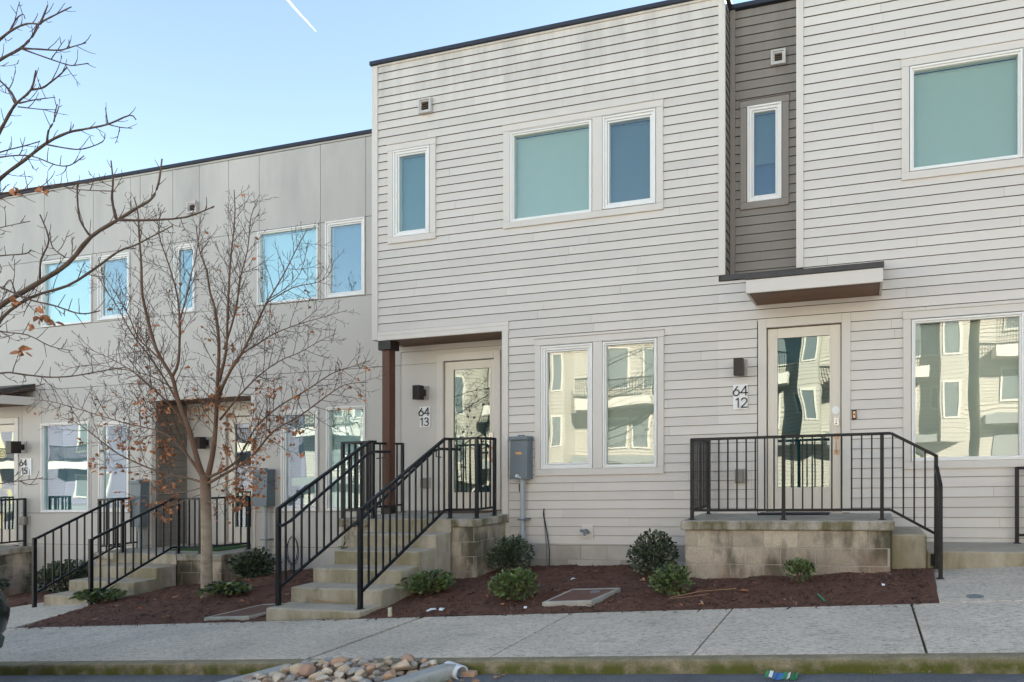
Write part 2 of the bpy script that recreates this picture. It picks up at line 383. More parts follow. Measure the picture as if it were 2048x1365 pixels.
def door(parent, x0, x1, z0, z1, y, gx0, gx1, gz0, gz1, lock=False):
    c = MB(); w = .105
    sheet(c, x0-w-.02, x1+w+.02, z0, z1+w+.03, y-.075, y+.02, [(x0-.012, x1+.012, z0-1, z1+.014)])
    c.build('door_frame', door_t, parent, bevel=.004, seg=1)
    s = MB(); sheet(s, x0, x1, z0+.012, z1, y-.03, y+.015, [(gx0, gx1, gz0, gz1)]); d = s.build('door', door_m, parent, bevel=.004, seg=1)
    b = MB(); ring(b, gx0-.022, gx1+.022, gz0-.022, gz1+.022, .024, y-.036, y-.03); b.build('glazing_bead', door_m, d, bevel=.002, seg=1)
    MB().box(gx0-.004, gx1+.004, y-.012, y-.004, gz0-.004, gz1+.004).build('door_glass', glass_d, d)
    MB().box(gx0-.02, gx1+.02, y+.06, y+.063, gz0-.02, gz1+.02).build('inner_shade', shade_d, d)
    MB().box(x0-.02, x1+.02, y-.085, y+.02, z0-.012, z0+.010).build('threshold', steel, d)
    if lock is not None:
        xc = x1-.055; zc = z0+1.0
        h = MB(); h.box(xc-.03, xc+.03, y-.038, y-.03, zc-.04, zc+.035); h.box(xc-.028, xc+.028, y-.038, y-.03, zc-.245, zc-.18)
        h.tube([(xc, y-.04, zc), (xc, y-.085, zc-.01), (xc, y-.09, zc-.1), (xc, y-.085, zc-.2), (xc, y-.04, zc-.215)], .011, 8); h.build('handle', copper, d, bevel=.002, seg=1)
        k = MB()
        k.box(xc-.033, xc+.033, y-.05, y-.03, zc+.135, zc+.235, 0)
        k.tube([(xc-.012, y-.052, zc+.185), (xc+.012, y-.052, zc+.185)], .004, 6, 1); k.tube([(xc-.016, y-.052, zc+.208), (xc+.016, y-.052, zc+.208)], .004, 6, 1); k.tube([(xc-.012, y-.052, zc+.16), (xc+.012, y-.052, zc+.16)], .008, 6, 1)
        k.build('keypad_lock', [steel, ink], d, bevel=.008)
    if lock:
        k = MB(); k.tube([(x1-.065, y-.034, z0+1.34), (x1-.065, y-.03, z0+1.34)], .052, 24); k.build('round_notice', plate_m, d)
    return d
exec_order = []
# ------------------------------------------------------------------ 6413 : projecting bay with sheltered entry
H13 = thing('townhouse', 'cream lap sided townhouse 6413 with a projecting upper bay over its sheltered entry', 'townhouse', (-5, 0, -1.6))
narrow = (-7.14, -6.49, 3.58, 4.925); narrow_t = (-7.24, -6.38, 3.485, 5.025)
pairL, pairR = (-5.10, -3.80, 3.585, 4.91), (-3.63, -2.84, 3.60, 4.92); pair_t = (-5.22, -2.73, 3.50, 5.03)
lowL, lowR = (-4.60, -3.79, -.085, 1.71), (-3.63, -2.82, -.085, 1.71); low_t = (-4.70, -2.72, -.18, 1.82)
def trimset(parent, t, wins, y, m, z=None):
    b = MB(); x0, x1, z0, z1 = t; zt = z1-.095
    xs = [x0]+[e for w in wins for e in (w[0]-.008, w[1]+.008)]+[x1]
    for k in range(0, len(xs), 2): b.box(xs[k], xs[k+1], y-.03, y+.012, z0+.095, zt, 0, R.random())
    for w in wins:
        if w[3]+.008 < zt: b.box(w[0]-.008, w[1]+.008, y-.029, y+.012, w[3]+.008, zt, 0, .4)
        if w[2]-.008 > z0+.095: b.box(w[0]-.008, w[1]+.008, y-.029, y+.012, z0+.095, w[2]-.008, 0, .4)
    b.box(x0-.006, x1+.006, y-.033, y+.012, zt+.002, z1, 0, .6); b.box(x0, x1, y-.031, y+.012, z0, z0+.093, 0, .5)
    b.box(x0-.012, x1+.012, y-.045, y+.0, z1+.002, z1+.012, 0, .3)
    b.build('window_trim', m, parent, bevel=.003, seg=1)
mb = MB()
siding(mb, -7.431, -1.94, 2.125, 6.30, 0, [narrow_t, pair_t]); siding(mb, -5.138, -1.94, -1.19, 2.125, 0, [low_t])
mb.build('siding', [siding_m, grime_shade], H13)
mb = MB()
sheet(mb, -7.52, -1.86, 2.0, 6.33, .016, .14, [narrow, pairL, pairR], 0); sheet(mb, -5.22, -1.86, -1.19, 2.0, .016, .14, [lowL, lowR], 0)
mb.box(-5.222, -5.10, .02, .58, -.745, 1.99, 0); mb.box(-1.90, -1.861, .142, .5, 2.0, 6.33, 0)
mb.build('sheathing', grime_shade, H13)
mb = MB(); mb.box(-7.5, -1.9, .36, 6, 2.06, 6.25, 0); mb.box(-5.2, -1.9, .16, 6, -1.6, 2.06, 0)
mb.build('wall', panel_m, H13)
MB().box(-7.534, -7.43, -.028, .6, 2.0, 6.312, 0, .5).build('corner_trim', trim_m, H13, bevel=.004, seg=1)
MB().box(-1.94, -1.846, -.028, .012, 2.505, 6.312, 0, .6).build('corner_trim', trim_m, H13, bevel=.004, seg=1)
mb = MB(); mb.box(-7.43, -5.138, -.026, .012, 2.062, 2.124, 0, .3); mb.box(-7.428, -5.138, -.029, .012, 1.985, 2.060, 0, .6)
mb.build('fascia', trim_m, H13, bevel=.003, seg=1)
mb = MB(); mb.box(-5.240, -5.14, -.030, .014, -.74, 1.984, 0, .55); mb.box(-5.243, -5.225, .014, .58, -.74, 1.984, 0, .5); mb.box(-5.20, -5.10, -.027, .014, -1.3, -.862, 0, .5)
mb.build('jamb_trim', trim_m, H13, bevel=.003, seg=1)
mb = MB(); mb.box(-7.43, -1.94, -.022, .012, 6.29, 6.318, 0, .5); mb.build('frieze', trim_m, H13)
mb = MB(); mb.box(-7.56, -1.80, -.055, .12, 6.318, 6.38); mb.box(-1.87, -1.80, .12, .34, 6.318, 6.38); mb.box(-7.56, -7.44, .12, 6, 6.318, 6.38); mb.build('roof_edge', roof_m, H13, bevel=.006, seg=1)
MB().box(-7.5, -1.88, .13, 6, 6.25, 6.31).build('roof', roof_m, H13)
mb = MB()
for k in range(5): mb.box(-7.40, -5.245, .015+.115*k, .015+.115*k+.110, 1.992, 2.004, 0, R.random())
mb.build('soffit', soffit_m, H13)
trimset(H13, narrow_t, [narrow], 0, trim_m); trimset(H13, pair_t, [pairL, pairR], 0, trim_m); trimset(H13, low_t, [lowL, lowR], 0, trim_m)
window(H13, *narrow, 0, 'casement', blind_t, glass_u); window(H13, *pairL, 0, 'fixed', blind_w, glass_u); window(H13, *pairR, 0, 'casement', blind_b, glass_u)
window(H13, *lowL, 0, 'casement', shade_g, glass_l); window(H13, *lowR, 0, 'fixed', shade_g, glass_l)
# entry wall of 6413 (behind the post) and its door
YW = .6
d13 = (-6.67, -5.76, -.72, 1.69)
mb = MB()
hole = (d13[0]-.13, d13[1]+.13, -2, d13[3]+.14)
for r in ((-7.497, -5.245, 1.695, 1.90), (-7.497, -5.245, -.73, 1.689)):
    rs = sub([r], hole)
    for q in rs: mb.box(q[0], q[1], YW-.012, YW+.004, q[2], q[3], 0, R.random())
mb.box(-7.497, -5.245, YW-.03, YW+.004, 1.904, 1.99, 0, .6)
mb.build('entry_panel', panel_e, H13)
mb = MB(); sheet(mb, -7.5, -5.24, -.74, 2.0, YW+.005, YW+.03, [(d13[0], d13[1], -2, d13[3])]); mb.build('entry_backing', seam_m, H13)
door(H13, *d13, YW+.03, -6.51, -5.84, -.44, 1.56, lock=False)
mb = MB(); cx, cy = -7.305, .075
mb.box(cx-.068, cx+.068, cy-.068, cy+.068, -.735, 1.84); mb.build('porch_post', wood_m, H13, bevel=.008)
MB().box(cx-.115, cx+.115, cy-.10, cy+.10, 1.84, 1.986).build('post_cap', bronze, H13, bevel=.006); MB().box(cx-.082, cx+.082, cy-.082, cy+.082, -.735, -.60).build('post_base', bronze, H13, bevel=.006)
# foundation of 6413 / 6412
mb = MB()
def blocks(mb, x0, x1, z0, z1, put, bw=.4064, bh=.2032, off=0, jt=.008):
    k = 0; z = z1
    while z > z0:
        zb = z-bh
        x = x0-((k % 2)*bw/2+off) % bw
        while x < x1:
            a, b = max(x, x0), min(x+bw, x1)
            if b-a > .03: put(a+(jt/2 if a > x0 else 0), b-(jt/2 if b < x1 else 0), max(zb+jt/2, z0), z-(jt/2 if k else 0), R.random())
            x += bw
        z = zb; k += 1
blocks(mb, -5.10, -1.9, -2.0, -1.195, lambda a, b, lo, hi, t: mb.box(a, b, .0, .05, lo, hi, 0, t), off=.1)
mb.box(-5.10, -1.9, .006, .12, -2.0, -1.20, 1)
mb.build('foundation', [found_m, mortar], H13)
# ------------------------------------------------------------------ 6412 : right house with the recessed grey bay and canopy
H12 = thing('townhouse', 'cream lap sided townhouse 6412 with a grey recessed strip and canopy over its glass door', 'townhouse', (0, 0, -1.5))
rup = (.55, 1.86, 3.59, 4.915); rup2 = (2.03, 2.82, 3.60, 4.92); rup_t = (.45, 2.93, 3.49, 5.02)
rlo = (.57, 1.875, -.085, 1.71); rlo2 = (2.04, 2.84, -.085, 1.71); rlo_t = (.47, 2.95, -.18, 1.815)
d12 = (-1.27, -.31, -.73, 1.73); d12_t = (-1.41, -.20, -.9, 1.85)
XR = 9.5
mb = MB()
siding(mb, -1.94, -.79, -1.19, 2.42, 0, [d12_t]); siding(mb, -.79, XR, -1.19, 6.30, 0, [d12_t, rup_t, rlo_t])
mb.build('siding', [siding_r, grime_shade], H12)
mb = MB()
sheet(mb, -1.9, -.87, -1.19, 2.43, .016, .14, [d12]); sheet(mb, -.87, XR, -1.19, 6.33, .016, .14, [d12, rup, rup2, rlo, rlo2])
mb.build('sheathing', grime_shade, H12)
mb = MB(); mb.box(-1.9, XR, .62, 6, 2.40, 6.24); mb.box(-1.9, XR, .16, 6, -1.6, 2.40); mb.build('wall', panel_m, H12)
MB().box(-.885, -.79, -.028, .36, 2.505, 6.312, 0, .6).build('corner_trim', trim_m, H12, bevel=.004, seg=1)
mb = MB(); rec = (-1.60, -1.12, 3.585, 4.925); rec_t = (-1.70, -1.02, 3.49, 5.005)
siding(mb, -1.775, -.905, 2.50, 6.30, .33, [rec_t])
siding(mb, .035, .30, 2.50, 6.30, 0, (), R, lambda a, yy, z: (-1.846-yy-.012, a, z))
mb.build('recess_siding', [siding_g, grime_shade], H12)
mb = MB(); sheet(mb, -1.86, -.88, 2.45, 6.33, .345, .40, [rec]); mb.build('recess_sheathing', grime_shade, H12)
MB().box(-1.845, -1.776, .30, .344, 2.50, 6.312, 0, .5).build('recess_trim', trim_g, H12)
MB().box(-.905, -.886, .315, .344, 2.50, 6.312, 0, .5).build('recess_trim', trim_g, H12)
trimset(H12, rec_t, [rec], .33, trim_g); trimset(H12, rup_t, [rup, rup2], 0, trim_m); trimset(H12, rlo_t, [rlo, rlo2], 0, trim_m)
window(H12, *rec, .33, 'casement', blind_b, glass_u, 4.14); window(H12, *rup, 0, 'fixed', blind_w, glass_u); window(H12, *rup2, 0, 'casement', blind_b, glass_u)
window(H12, *rlo, 0, 'fixed', shade_g, glass_l); window(H12, *rlo2, 0, 'casement', shade_g, glass_l)
mb = MB(); mb.box(-1.80, -.89, .275, .40, 6.318, 6.38); mb.box(-.93, XR, -.055, .12, 6.318, 6.38); mb.build('roof_edge', roof_m, H12, bevel=.006, seg=1)
MB().box(-1.85, XR, .4, 6, 6.24, 6.30).build('roof', roof_m, H12)
mb = MB(); mb.box(-.79, XR, -.022, .012, 6.29, 6.318); mb.build('frieze', trim_m, H12)
def canopy(parent, x0, x1, zb, yw, dz=0):
    b = MB(); b.box(x0, x1, yw-.70, yw-.675, zb+dz, zb+.165, 0, .6); b.box(x0, x0+.03, yw-.675, yw-.012, zb+.0, zb+.165, 0, .5); b.box(x1-.03, x1, yw-.675, yw-.012, zb+.0, zb+.165, 0, .5)
    c = b.build('canopy', trim_m, parent, bevel=.003, seg=1)
    s = MB()
    for k in range(6): s.box(x0+.032, x1-.032, yw-.672+.110*k, yw-.672+.110*k+.105, zb+.006, zb+.02, 0, R.random())
    s.build('canopy_soffit', soffit_m, c)
    t = MB(); t.hexa([(x0-.012, yw-.715, zb+.166), (x1+.012, yw-.715, zb+.166), (x1+.012, yw, zb+.30), (x0-.012, yw, zb+.30)],
                     [(x0-.012, yw-.715, zb+.235), (x1+.012, yw-.715, zb+.235), (x1+.012, yw, zb+.44), (x0-.012, yw, zb+.44)])
    t.build('canopy_roof', flash_m, c, bevel=.004, seg=1)
canopy(H12, -1.435, .205, 2.05, 0)
mb = MB(); mb.box(-1.90, -.86, -.035, .36, 2.425, 2.50); mb.build('ledge_flashing', flash_m, H12, bevel=.004, seg=1)
door(H12, *d12, .05, -1.14, -.45, -.40, 1.60, lock=True)
mb = MB(); blocks(mb, -1.9, XR, -1.9, -1.195, lambda a, b, lo, hi, t: mb.box(a, b, .0, .05, lo, hi, 0, t), off=.3); mb.box(-1.9, XR, .006, .12, -1.9, -1.2, 1)
mb.build('foundation', [found_m, mortar], H12)
# ------------------------------------------------------------------ 6414 / 6415 : flat panelled houses set back on the left
def panels(mb, xs, z0, z1, holes, g=.010):
    for a, b in zip(xs[:-1], xs[1:]):
        rs = [(a+g/2, b-g/2, z0+g/2, z1-g/2)]
        for h in holes: rs = sub(rs, h)
        t = R.random()
        for r in rs: mb.box(r[0], r[1], YW-.013, YW+.003, r[2], r[3], 0, t)
def left_house(root, xl, xr, upper, mid, lower, wins, extra_holes, win_spec):
    mb = MB(); hs = [tuple(w) for w in wins]+extra_holes
    panels(mb, upper, 4.25, 5.60, hs); panels(mb, mid, 2.92, 4.25, hs); panels(mb, [xl, xr] if len(mid) < 3 else [xl, xr], 1.69, 2.92, hs)
    panels(mb, lower, -.745, 1.69, hs); panels(mb, [xl, xr], -1.36, -.745, hs); panels(mb, [xl, xr], -2.6, -1.36, hs)
    mb.box(xl, xr, YW-.02, YW+.003, 5.604, 5.635, 0, .6)
    mb.build('wall_panel', panel_m, root)
    mb = MB(); sheet(mb, xl, xr, -2.6, 5.64, YW+.004, YW+.12, hs); mb.build('panel_backing', seam_m, root)
    MB().box(xl, xr, YW+1.4, 7, -2.6, 5.55).build('wall', panel_m, root)
    MB().box(xl, xr, YW-.045, YW+.2, 5.637, 5.70).build('roof_edge', roof_m, root, bevel=.006, seg=1)
    MB().box(xl, xr, YW+.12, 7, 5.55, 5.62).build('roof', roof_m, root)
    for w, k, bl in win_spec: window(root, *w, YW, k, bl, glass_c)
H14 = thing('townhouse', 'flat panelled townhouse behind the leafless tree with a dark grey entry recess', 'townhouse', (-10, .6, -2))
W1, W2, W3 = (-10.48, -9.17, 2.93, 4.235), (-9.02, -8.21, 2.93, 4.245), (-12.41, -11.91, 2.94, 4.19)
L1, L2 = (-9.96, -9.17, -.725, 1.045), (-9.00, -8.20, -.725, 1.055)
alc = (-12.93, -10.61, -1.5, 1.34)
left_house(H14, -13.25, -7.50, [-13.25, -12.45, -11.82, -11.14, -10.45, -9.13, -8.20, -7.50], [-13.25, -12.45, -11.14, -10.49, -9.13, -8.20, -7.50],
           [-13.25, -10.53, -9.965, -9.16, -8.2, -7.50], [W1, W2, W3, L1, L2], [alc],
           [(W1, 'fixed', blind_c), (W2, 'casement', blind_b), (W3, 'casement', blind_t), (L1, 'casement', shade_d), (L2, 'fixed', shade_g)])
# entry recess of 6414
mb = MB()
ya, yb = YW+.02, YW+.6
siding(mb, ya, yb, -1.40, 1.30, 0, (), R, lambda a, yy, z: (-12.93-yy, a, z)); mb.build('recess_siding', [siding_g, grime_shade], H14)
mb = MB(); mb.box(-12.99, -12.945, YW+.12, yb+.1, -1.45, 1.34); mb.build('recess_sheathing', grime_shade, H14)
mb = MB(); mb.box(-12.945, -12.84, YW-.03, YW+.019, -1.40, 1.34, 0, .5); mb.build('recess_trim', trim_g, H14)
MB().box(-10.612, -10.52, YW-.03, YW+.02, -1.40, 1.34, 0, .5).build('jamb_trim', trim_m, H14)
d14 = (-11.90, -10.99, -1.385, 1.03)
mb = MB(); sheet(mb, -12.93, -10.55, -1.42, 1.34, yb, yb+.02, [(d14[0]-.10, d14[1]+.10, -3, d14[3]+.11)]); mb.build('entry_panel', panel_e, H14)
MB().box(-10.60, -10.55, YW+.12, yb, -1.42, 1.34).build('entry_side', panel_e, H14)
mb = MB()
for k in range(5): mb.box(-12.92, -10.6, YW+.03+.115*k, YW+.03+.115*k+.110, 1.33, 1.345, 0, R.random())
mb.build('soffit', soffit_m, H14)
door(H14, *d14, yb+.03, -11.73, -11.16, -1.08, .90, lock=False)
H15 = thing('townhouse', 'flat panelled townhouse 6415 at the left end of the terrace', 'townhouse', (-16, .6, -2))
W4, W5 = (-14.31, -13.51, 2.95, 4.18), (-15.81, -14.48, 2.93, 4.22); L3, L4 = (-15.83, -14.55, -.735, 1.025), (-14.29, -13.52, -.735, 1.0)
d15 = (-17.52, -16.60, -1.385, 1.04)
left_house(H15, -21, -13.254, [-21, -19.4, -18.2, -17.03, -15.76, -14.45, -13.49, -13.254], [-21, -17.03, -15.82, -14.46, -13.49, -13.254],
           [-21, -17.75, -16.38, -15.835, -14.5, -13.51, -13.254], [W4, W5, L3, L4], [(d15[0]-.13, d15[1]+.13, -1.41, d15[3]+.14)],
           [(W5, 'fixed', blind_c), (W4, 'casement', blind_b), (L3, 'fixed', shade_d), (L4, 'casement', shade_d)])
door(H15, *d15, YW+.05, d15[0]+.15, d15[1]-.03, -1.08, .90, lock=None)
canopy(H15, -17.9, -16.02, 1.39, YW)
# ------------------------------------------------------------------ fittings on the walls
number_plate(-1.735, -1.535, .67, 1.005, -.014, '64', '12', 'white plate with black numerals 64 12 left of the right hand glass door', (.0, .02))
number_plate(-7.13, -6.93, .645, .985, YW-.014, '64', '13', 'white plate with black numerals 64 13 beside the timber post', (-.015, .0))
number_plate(-16.385, -16.10, .01, .345, YW-.014, '64', '15', 'white plate with black numerals 64 15 at the far left', (-.03, .01))
wall_lamp(-1.66, 1.22, -.014, 'dark square wall lamp above the plate 64 12'); wall_lamp(-7.08, 1.20, YW-.012, 'dark square wall lamp above the plate 64 13')
wall_lamp(-16.36, .565, YW-.012, 'dark square wall lamp above the plate 64 15', .19, .24); wall_lamp(-12.42, .55, yb, 'dark wall lamp inside the grey entry recess behind the tree')
vent(-6.665, -6.44, 5.42, 5.645, -.012, 'pale square vent on sooty cream siding above the narrow window'); vent(-1.265, -1.06, 5.43, 5.635, .318, 'pale square vent on the grey recessed siding')
vent(-12.06, -11.84, 4.73, 4.94, YW-.013, 'pale square vent on the flat grey panel wall')
outlet(-1.71, -1.545, -.33, -.135, -.014, 'beige outlet cover behind the balusters of the right hand porch'); outlet(-7.09, -6.92, -.37, -.185, YW-.012, 'beige outlet cover beside the door of 64 13')
outlet(-16.39, -16.14, -.99, -.80, YW-.012, 'beige outlet cover under the plate 64 15'); 
t = thing('outlet_box', 'small outlet box on the dark grey wall of the entry recess', 'outlet', (-12.9, .85, -.2), 'weatherproof outlet boxes')
MB().box(-12.93, -12.90, .80, .92, -.20, -.02).build('wall_plate', tan_m, t); MB().box(-12.90, -12.85, .82, .9, -.18, -.04).build('bubble_cover', smoke, t, bevel=.012)
t = thing('doorbell', 'slim copper and black doorbell right of the door 64 12', 'doorbell', (-.135, 0, .48))
MB().box(-.165, -.108, -.034, -.013, .475, .60).build('body', bronze, t, bevel=.006); MB().box(-.152, -.121, -.038, -.034, .495, .58).build('face_plate', copper, t)
k = MB(); k.tube([(-.1365, -.046, .54), (-.1365, -.038, .54)], .011, 12); k.build('button', ink, t)
def meter(x0, x1, z0, z1, y, pz, label, nice=True, px=None):
    t = thing('meter_box', label, 'meter box', ((x0+x1)/2, y, z0), 'grey electric meter boxes')
    b = MB(); b.hexa([(x0, y-.17, z0), (x1, y-.17, z0), (x1, y, z0), (x0, y, z0)], [(x0, y-.15, z1), (x1, y-.15, z1), (x1, y, z1), (x0, y, z1)])
    b.build('enclosure', meter_m, t, bevel=.006)
    b = MB(); b.box(x0-.008, x1+.008, y-.185, y, z1-.045, z1+.008); b.build('lid', meter_m, t, bevel=.006)
    b = MB(); b.tube([((x0+x1)/2, y-.08, z1+.005), ((x0+x1)/2, y-.08, z1+.03)], .055, 16); b.build('hub_cap', meter_m, t, bevel=.005)
    xp = px if px else (x0+x1)/2+.02; yp = y-.085
    b = MB(); b.tube([(xp, yp, z0), (xp, yp, pz+.25)], .034, 14); b.tube([(xp, yp, pz+.25), (xp+.01, yp, pz-.2)], .045, 14); b.tube([(xp, yp, z0-.07), (xp, yp, z0+.01)], .042, 14); b.build('conduit', pvc, t, smooth=False)
    b = MB(); b.box(xp-.06, xp+.09, yp-.045, y, z0-.60, z0-.58); b.build('strap', meter_m, t)
    if nice:
        b = MB(); b.box(x0+.09, x0+.19, y-.163, y-.158, z0+.36, z0+.395); b.build('warning_label', copper, t)
        b = MB(); b.tube([(x0+.13, y-.20, z0+.05), (x0+.13, y-.165, z0+.05)], .022, 10); b.tube([(x0+.15, y-.19, z0+.035), (x0+.18, y-.165, z0+.02)], .012, 8); b.build('padlock', pvcw, t)
        b = MB(); b.tube([(x0+.14, y-.07, z0-.02), (x0+.10, y-.07, z0-.08), (x0+.10, y-.07, z0-.17), (x0+.15, y-.06, z0-.22)], .008, 6); b.build('ground_wire', bronze, t)
meter(-5.02, -4.74, -.22, .395, -.012, -1.25, 'grey electric meter box on lap siding right of the door 64 13')
meter(-10.42, -10.10, -.63, .005, YW-.013, -1.75, 'grey electric meter box on the panel wall right of the tree', False, -10.22)
meter(-13.27, -13.02, -1.0, -.15, YW-.013, -1.9, 'grey electric meter box half hidden by the left porch railing', False)
t = thing('hose_bib', 'capped hose tap on a cream plate low on the siding', 'tap', (-3.87, 0, -1.08))
MB().box(-3.955, -3.78, -.026, -.002, -1.085, -.895).build('wall_plate', trim_m, t, bevel=.004)
b = MB(); b.tube([(-3.88, -.025, -.98), (-3.88, -.10, -.98)], .03, 10); b.tube([(-3.91, -.08, -.98), (-3.95, -.08, -.965)], .02, 8); b.tube([(-3.86, -.07, -.99), (-3.82, -.08, -1.0)], .018, 8); b.tube([(-3.88, -.09, -.99), (-3.88, -.10, -1.04)], .018, 8); b.build('valve', meter_m, t)
b = MB()
b.tube([(-4.555, -.02, -.66), (-4.56, -.03, -.74), (-4.535, -.03, -.85), (-4.49, -.035, -1.05), (-4.455, -.04, -1.28), (-4.46, -.05, -1.60)], .008, 6, 0)
tag(b.build('cable', cable_m), 'thin black cable running down the siding into the mulch', 'cable')
b = MB(); b.tube([(-4.545, -.02, -.72), (-4.55, -.025, -.85), (-4.52, -.03, -1.1), (-4.505, -.035, -1.35), (-4.50, -.05, -1.6)], .007, 6, 0)
tag(b.build('cable', cable_g), 'thin grey cable beside the black one on the siding', 'cable')
b = MB(); cc = at(585, 1103, .56)
for q in range(2):
    pts = []
    for i in range(22):
        a = -pi/2+2*pi*i/21; pts.append((cc.x+.13*cos(a)*(1-.2*q)+.02*q, .56-.02*q, cc.z+.24*sin(a)+.03*q))
    b.tube(pts, .006, 5)
b.tube([(cc.x-.02, .565, cc.z-.2), (cc.x-.05, .56, cc.z-.35), (cc.x-.03, .55, cc.z-.6)], .006, 5); b.tube([(cc.x-.35, .56, cc.z+.5), (cc.x-.33, .56, cc.z+.2), (cc.x-.30, .55, cc.z-.25), (cc.x-.28, .53, cc.z-.5)], .008, 5)
tag(b.build('coiled_cable', cable_m), 'black cable coiled on the panel wall behind the stair railing', 'cable')
# ------------------------------------------------------------------ porches and steps
def porch(name, label, x0, x1, yf, yb_, zt, stair=None, base=-2.2, side_blocks=True, grp='concrete entry porches'):
    t = thing(name, label, 'porch', ((x0+x1)/2, yf, base), grp)
    b = MB(); b.box(x0, x1, yf, yb_, zt-.115, zt); b.build('slab', conc, t, bevel=.018, seg=2)
    b = MB(); xi0, xi1, yi = x0+.05, x1-.045, yf+.04
    blocks(b, xi0, xi1, base, zt-.118, lambda a, c, lo, hi, tn: b.box(a, c, yi, yi+.06, lo, hi, 0, tn), off=.25)
    if side_blocks:
        blocks(b, yi+.062, yb_, base, zt-.118, lambda a, c, lo, hi, tn: b.box(xi1-.06, xi1, a, c, lo, hi, 0, tn), off=.1)
        blocks(b, yi+.062, yb_, base, zt-.118, lambda a, c, lo, hi, tn: b.box(xi0, xi0+.06, a, c, lo, hi, 0, tn), off=.1)
    b.box(xi0+.005, xi1-.005, yi+.004, yb_-.01, base, zt-.12, 1); b.build('block_base', [block_m, mortar], t, bevel=.004, seg=1)
    return t
P13 = porch('porch', 'tall concrete porch with five steps up to the door 64 13', -7.46, -5.135, -.80, .585, -.735)
def steps(parent, x0, x1, yf, ztop, n, tread, riser, zb, m=None):
    for i in range(n):                 # i = 0 lowest
        y0 = yf-(n-i)*tread; z1 = ztop-(n-i)*riser
        b = MB(); b.box(x0-.012*(i == 0)+R.uniform(-.006, .006), x1, y0, (y0+tread+.01 if i < n-1 else yf-.004), zb, z1); b.build('step', conc_s, parent, bevel=.022, seg=3)
steps(P13, -6.865, -5.545, -.80, -.735, 5, .33, .178, -2.1)
b = MB(); b.box(-6.865, -5.545, -.812, -.79, -.92, -.74); b.build('riser', conc_s, P13)
P12 = porch('porch', 'mossy block porch in front of the right hand glass door', -2.19, .325, -1.02, -.002, -.738, base=-1.75)
b = MB(); b.box(.284, .68, -.86, -.004, -1.7, -.908); b.build('step', conc_s, P12, bevel=.028, seg=3)
b = MB(); b.box(.684, 3.6, -.84, -.004, -1.7, -1.10); b.build('landing', conc_s, P12, bevel=.02, seg=2)
P14 = porch('porch', 'concrete porch and steps behind the tree trunk at the grey recess', -13.40, -10.46, -.10, 1.19, -1.40, base=-2.6)
steps(P14, -12.87, -11.42, -.10, -1.40, 3, .33, .178, -2.6)
b = MB(); b.box(-12.87, -11.42, -.112, -.09, -1.575, -1.405); b.build('riser', conc_s, P14)
P15 = porch('porch', 'block porch at the left edge below the plate 64 15', -19.4, -16.03, -.10, .585, -1.40, base=-2.9)
# ------------------------------------------------------------------ railings
RW = .042
class Rail:
    def __init__(s, label, loc, m): s.t = thing('railing', label, 'railing', loc, 'black metal railings'); s.m = m
    def post(s, x, y, z0, z1, w=.042):
        MB().box(x-w/2, x+w/2, y-w/2, y+w/2, z0, z1).build('post', s.m, s.t, bevel=.003, seg=1)
        MB().box(x-w*.9, x+w*.9, y-w*.9, y+w*.9, z0, z0+.008).build('foot', s.m, s.t)
    def span(s, pts_top, pts_bot, n=None, gap=.112, r=.0088, ends=(True, True)):
        b = MB()
        for p, q in zip(pts_top[:-1], pts_top[1:]): b.bar(p, q, RW, .034)
        b.build('top_rail', s.m, s.t, bevel=.003, seg=1)
        b = MB()
        for p, q in zip(pts_bot[:-1], pts_bot[1:]): b.bar(p, q, RW*.8, .030)
        b.build('bottom_rail', s.m, s.t, bevel=.003, seg=1)
        A, B = Vector(pts_top[0]), Vector(pts_top[-1]); Lh = sqrt((B.x-A.x)**2+(B.y-A.y)**2)
        n = n or max(1, round(Lh/gap)-1)
        def zat(pts, f):
            d = [0]
            for p, q in zip(pts[:-1], pts[1:]): d.append(d[-1]+sqrt((q[0]-p[0])**2+(q[1]-p[1])**2))
            g = f*d[-1]
            for k in range(len(pts)-1):
                if g <= d[k+1]+1e-9:
                    w = (g-d[k])/(d[k+1]-d[k]); return pts[k][2]*(1-w)+pts[k+1][2]*w
        for k in range(n):
            f = (k+1)/(n+1); x = A.x+(B.x-A.x)*f; y = A.y+(B.y-A.y)*f
            zt, zb = zat(pts_top, f), zat(pts_bot, f)
            MB().box(x-r, x+r, y-r, y+r, zb, zt-.012).build('baluster', s.m, s.t)
    def grab(s, pts, r=.019):
        b = MB(); b.tube(pts, r, 10); b.build('handrail', s.m, s.t, smooth=False)
def sloped(r, x, yb0, zb0, yt, zt_top, zt_bot, flat=.10, top0=None, bot0=None):
    r.span([(x, yb0, top0), (x, yt-flat, zt_top), (x, yt, zt_top)], [(x, yb0, bot0), (x, yt-flat, zt_bot), (x, yt, zt_bot)])
# 6413 right stair rail and porch corner
r = Rail('black stair railing on the right side of the central steps', (-5.6, -1.5, -1.6), rail_m)
r.post(-5.645, -2.33, -1.63, -.465, .046); r.post(-5.62, -.72, -.735, .385); r.post(-5.20, -.72, -.735, .388); r.post(-5.19, -.30, -.735, .385)
sloped(r, -5.633, -2.33, 0, -.72, .372, -.612, .10, -.478, -1.43)
r.span([(-5.62, -.72, .372), (-5.20, -.72, .372)], [(-5.62, -.72, -.612), (-5.20, -.72, -.612)]); r.span([(-5.20, -.72, .372), (-5.19, -.30, .372)], [(-5.20, -.72, -.612), (-5.19, -.30, -.612)])
r.grab([(-5.66, -2.36, -.62), (-5.69, -2.38, -.66), (-5.72, -2.33, -.66), (-5.725, -2.22, -.60), (-5.715, -.95, .205), (-5.71, -.82, .235), (-5.70, -.42, .235), (-5.68, -.40, .225)])
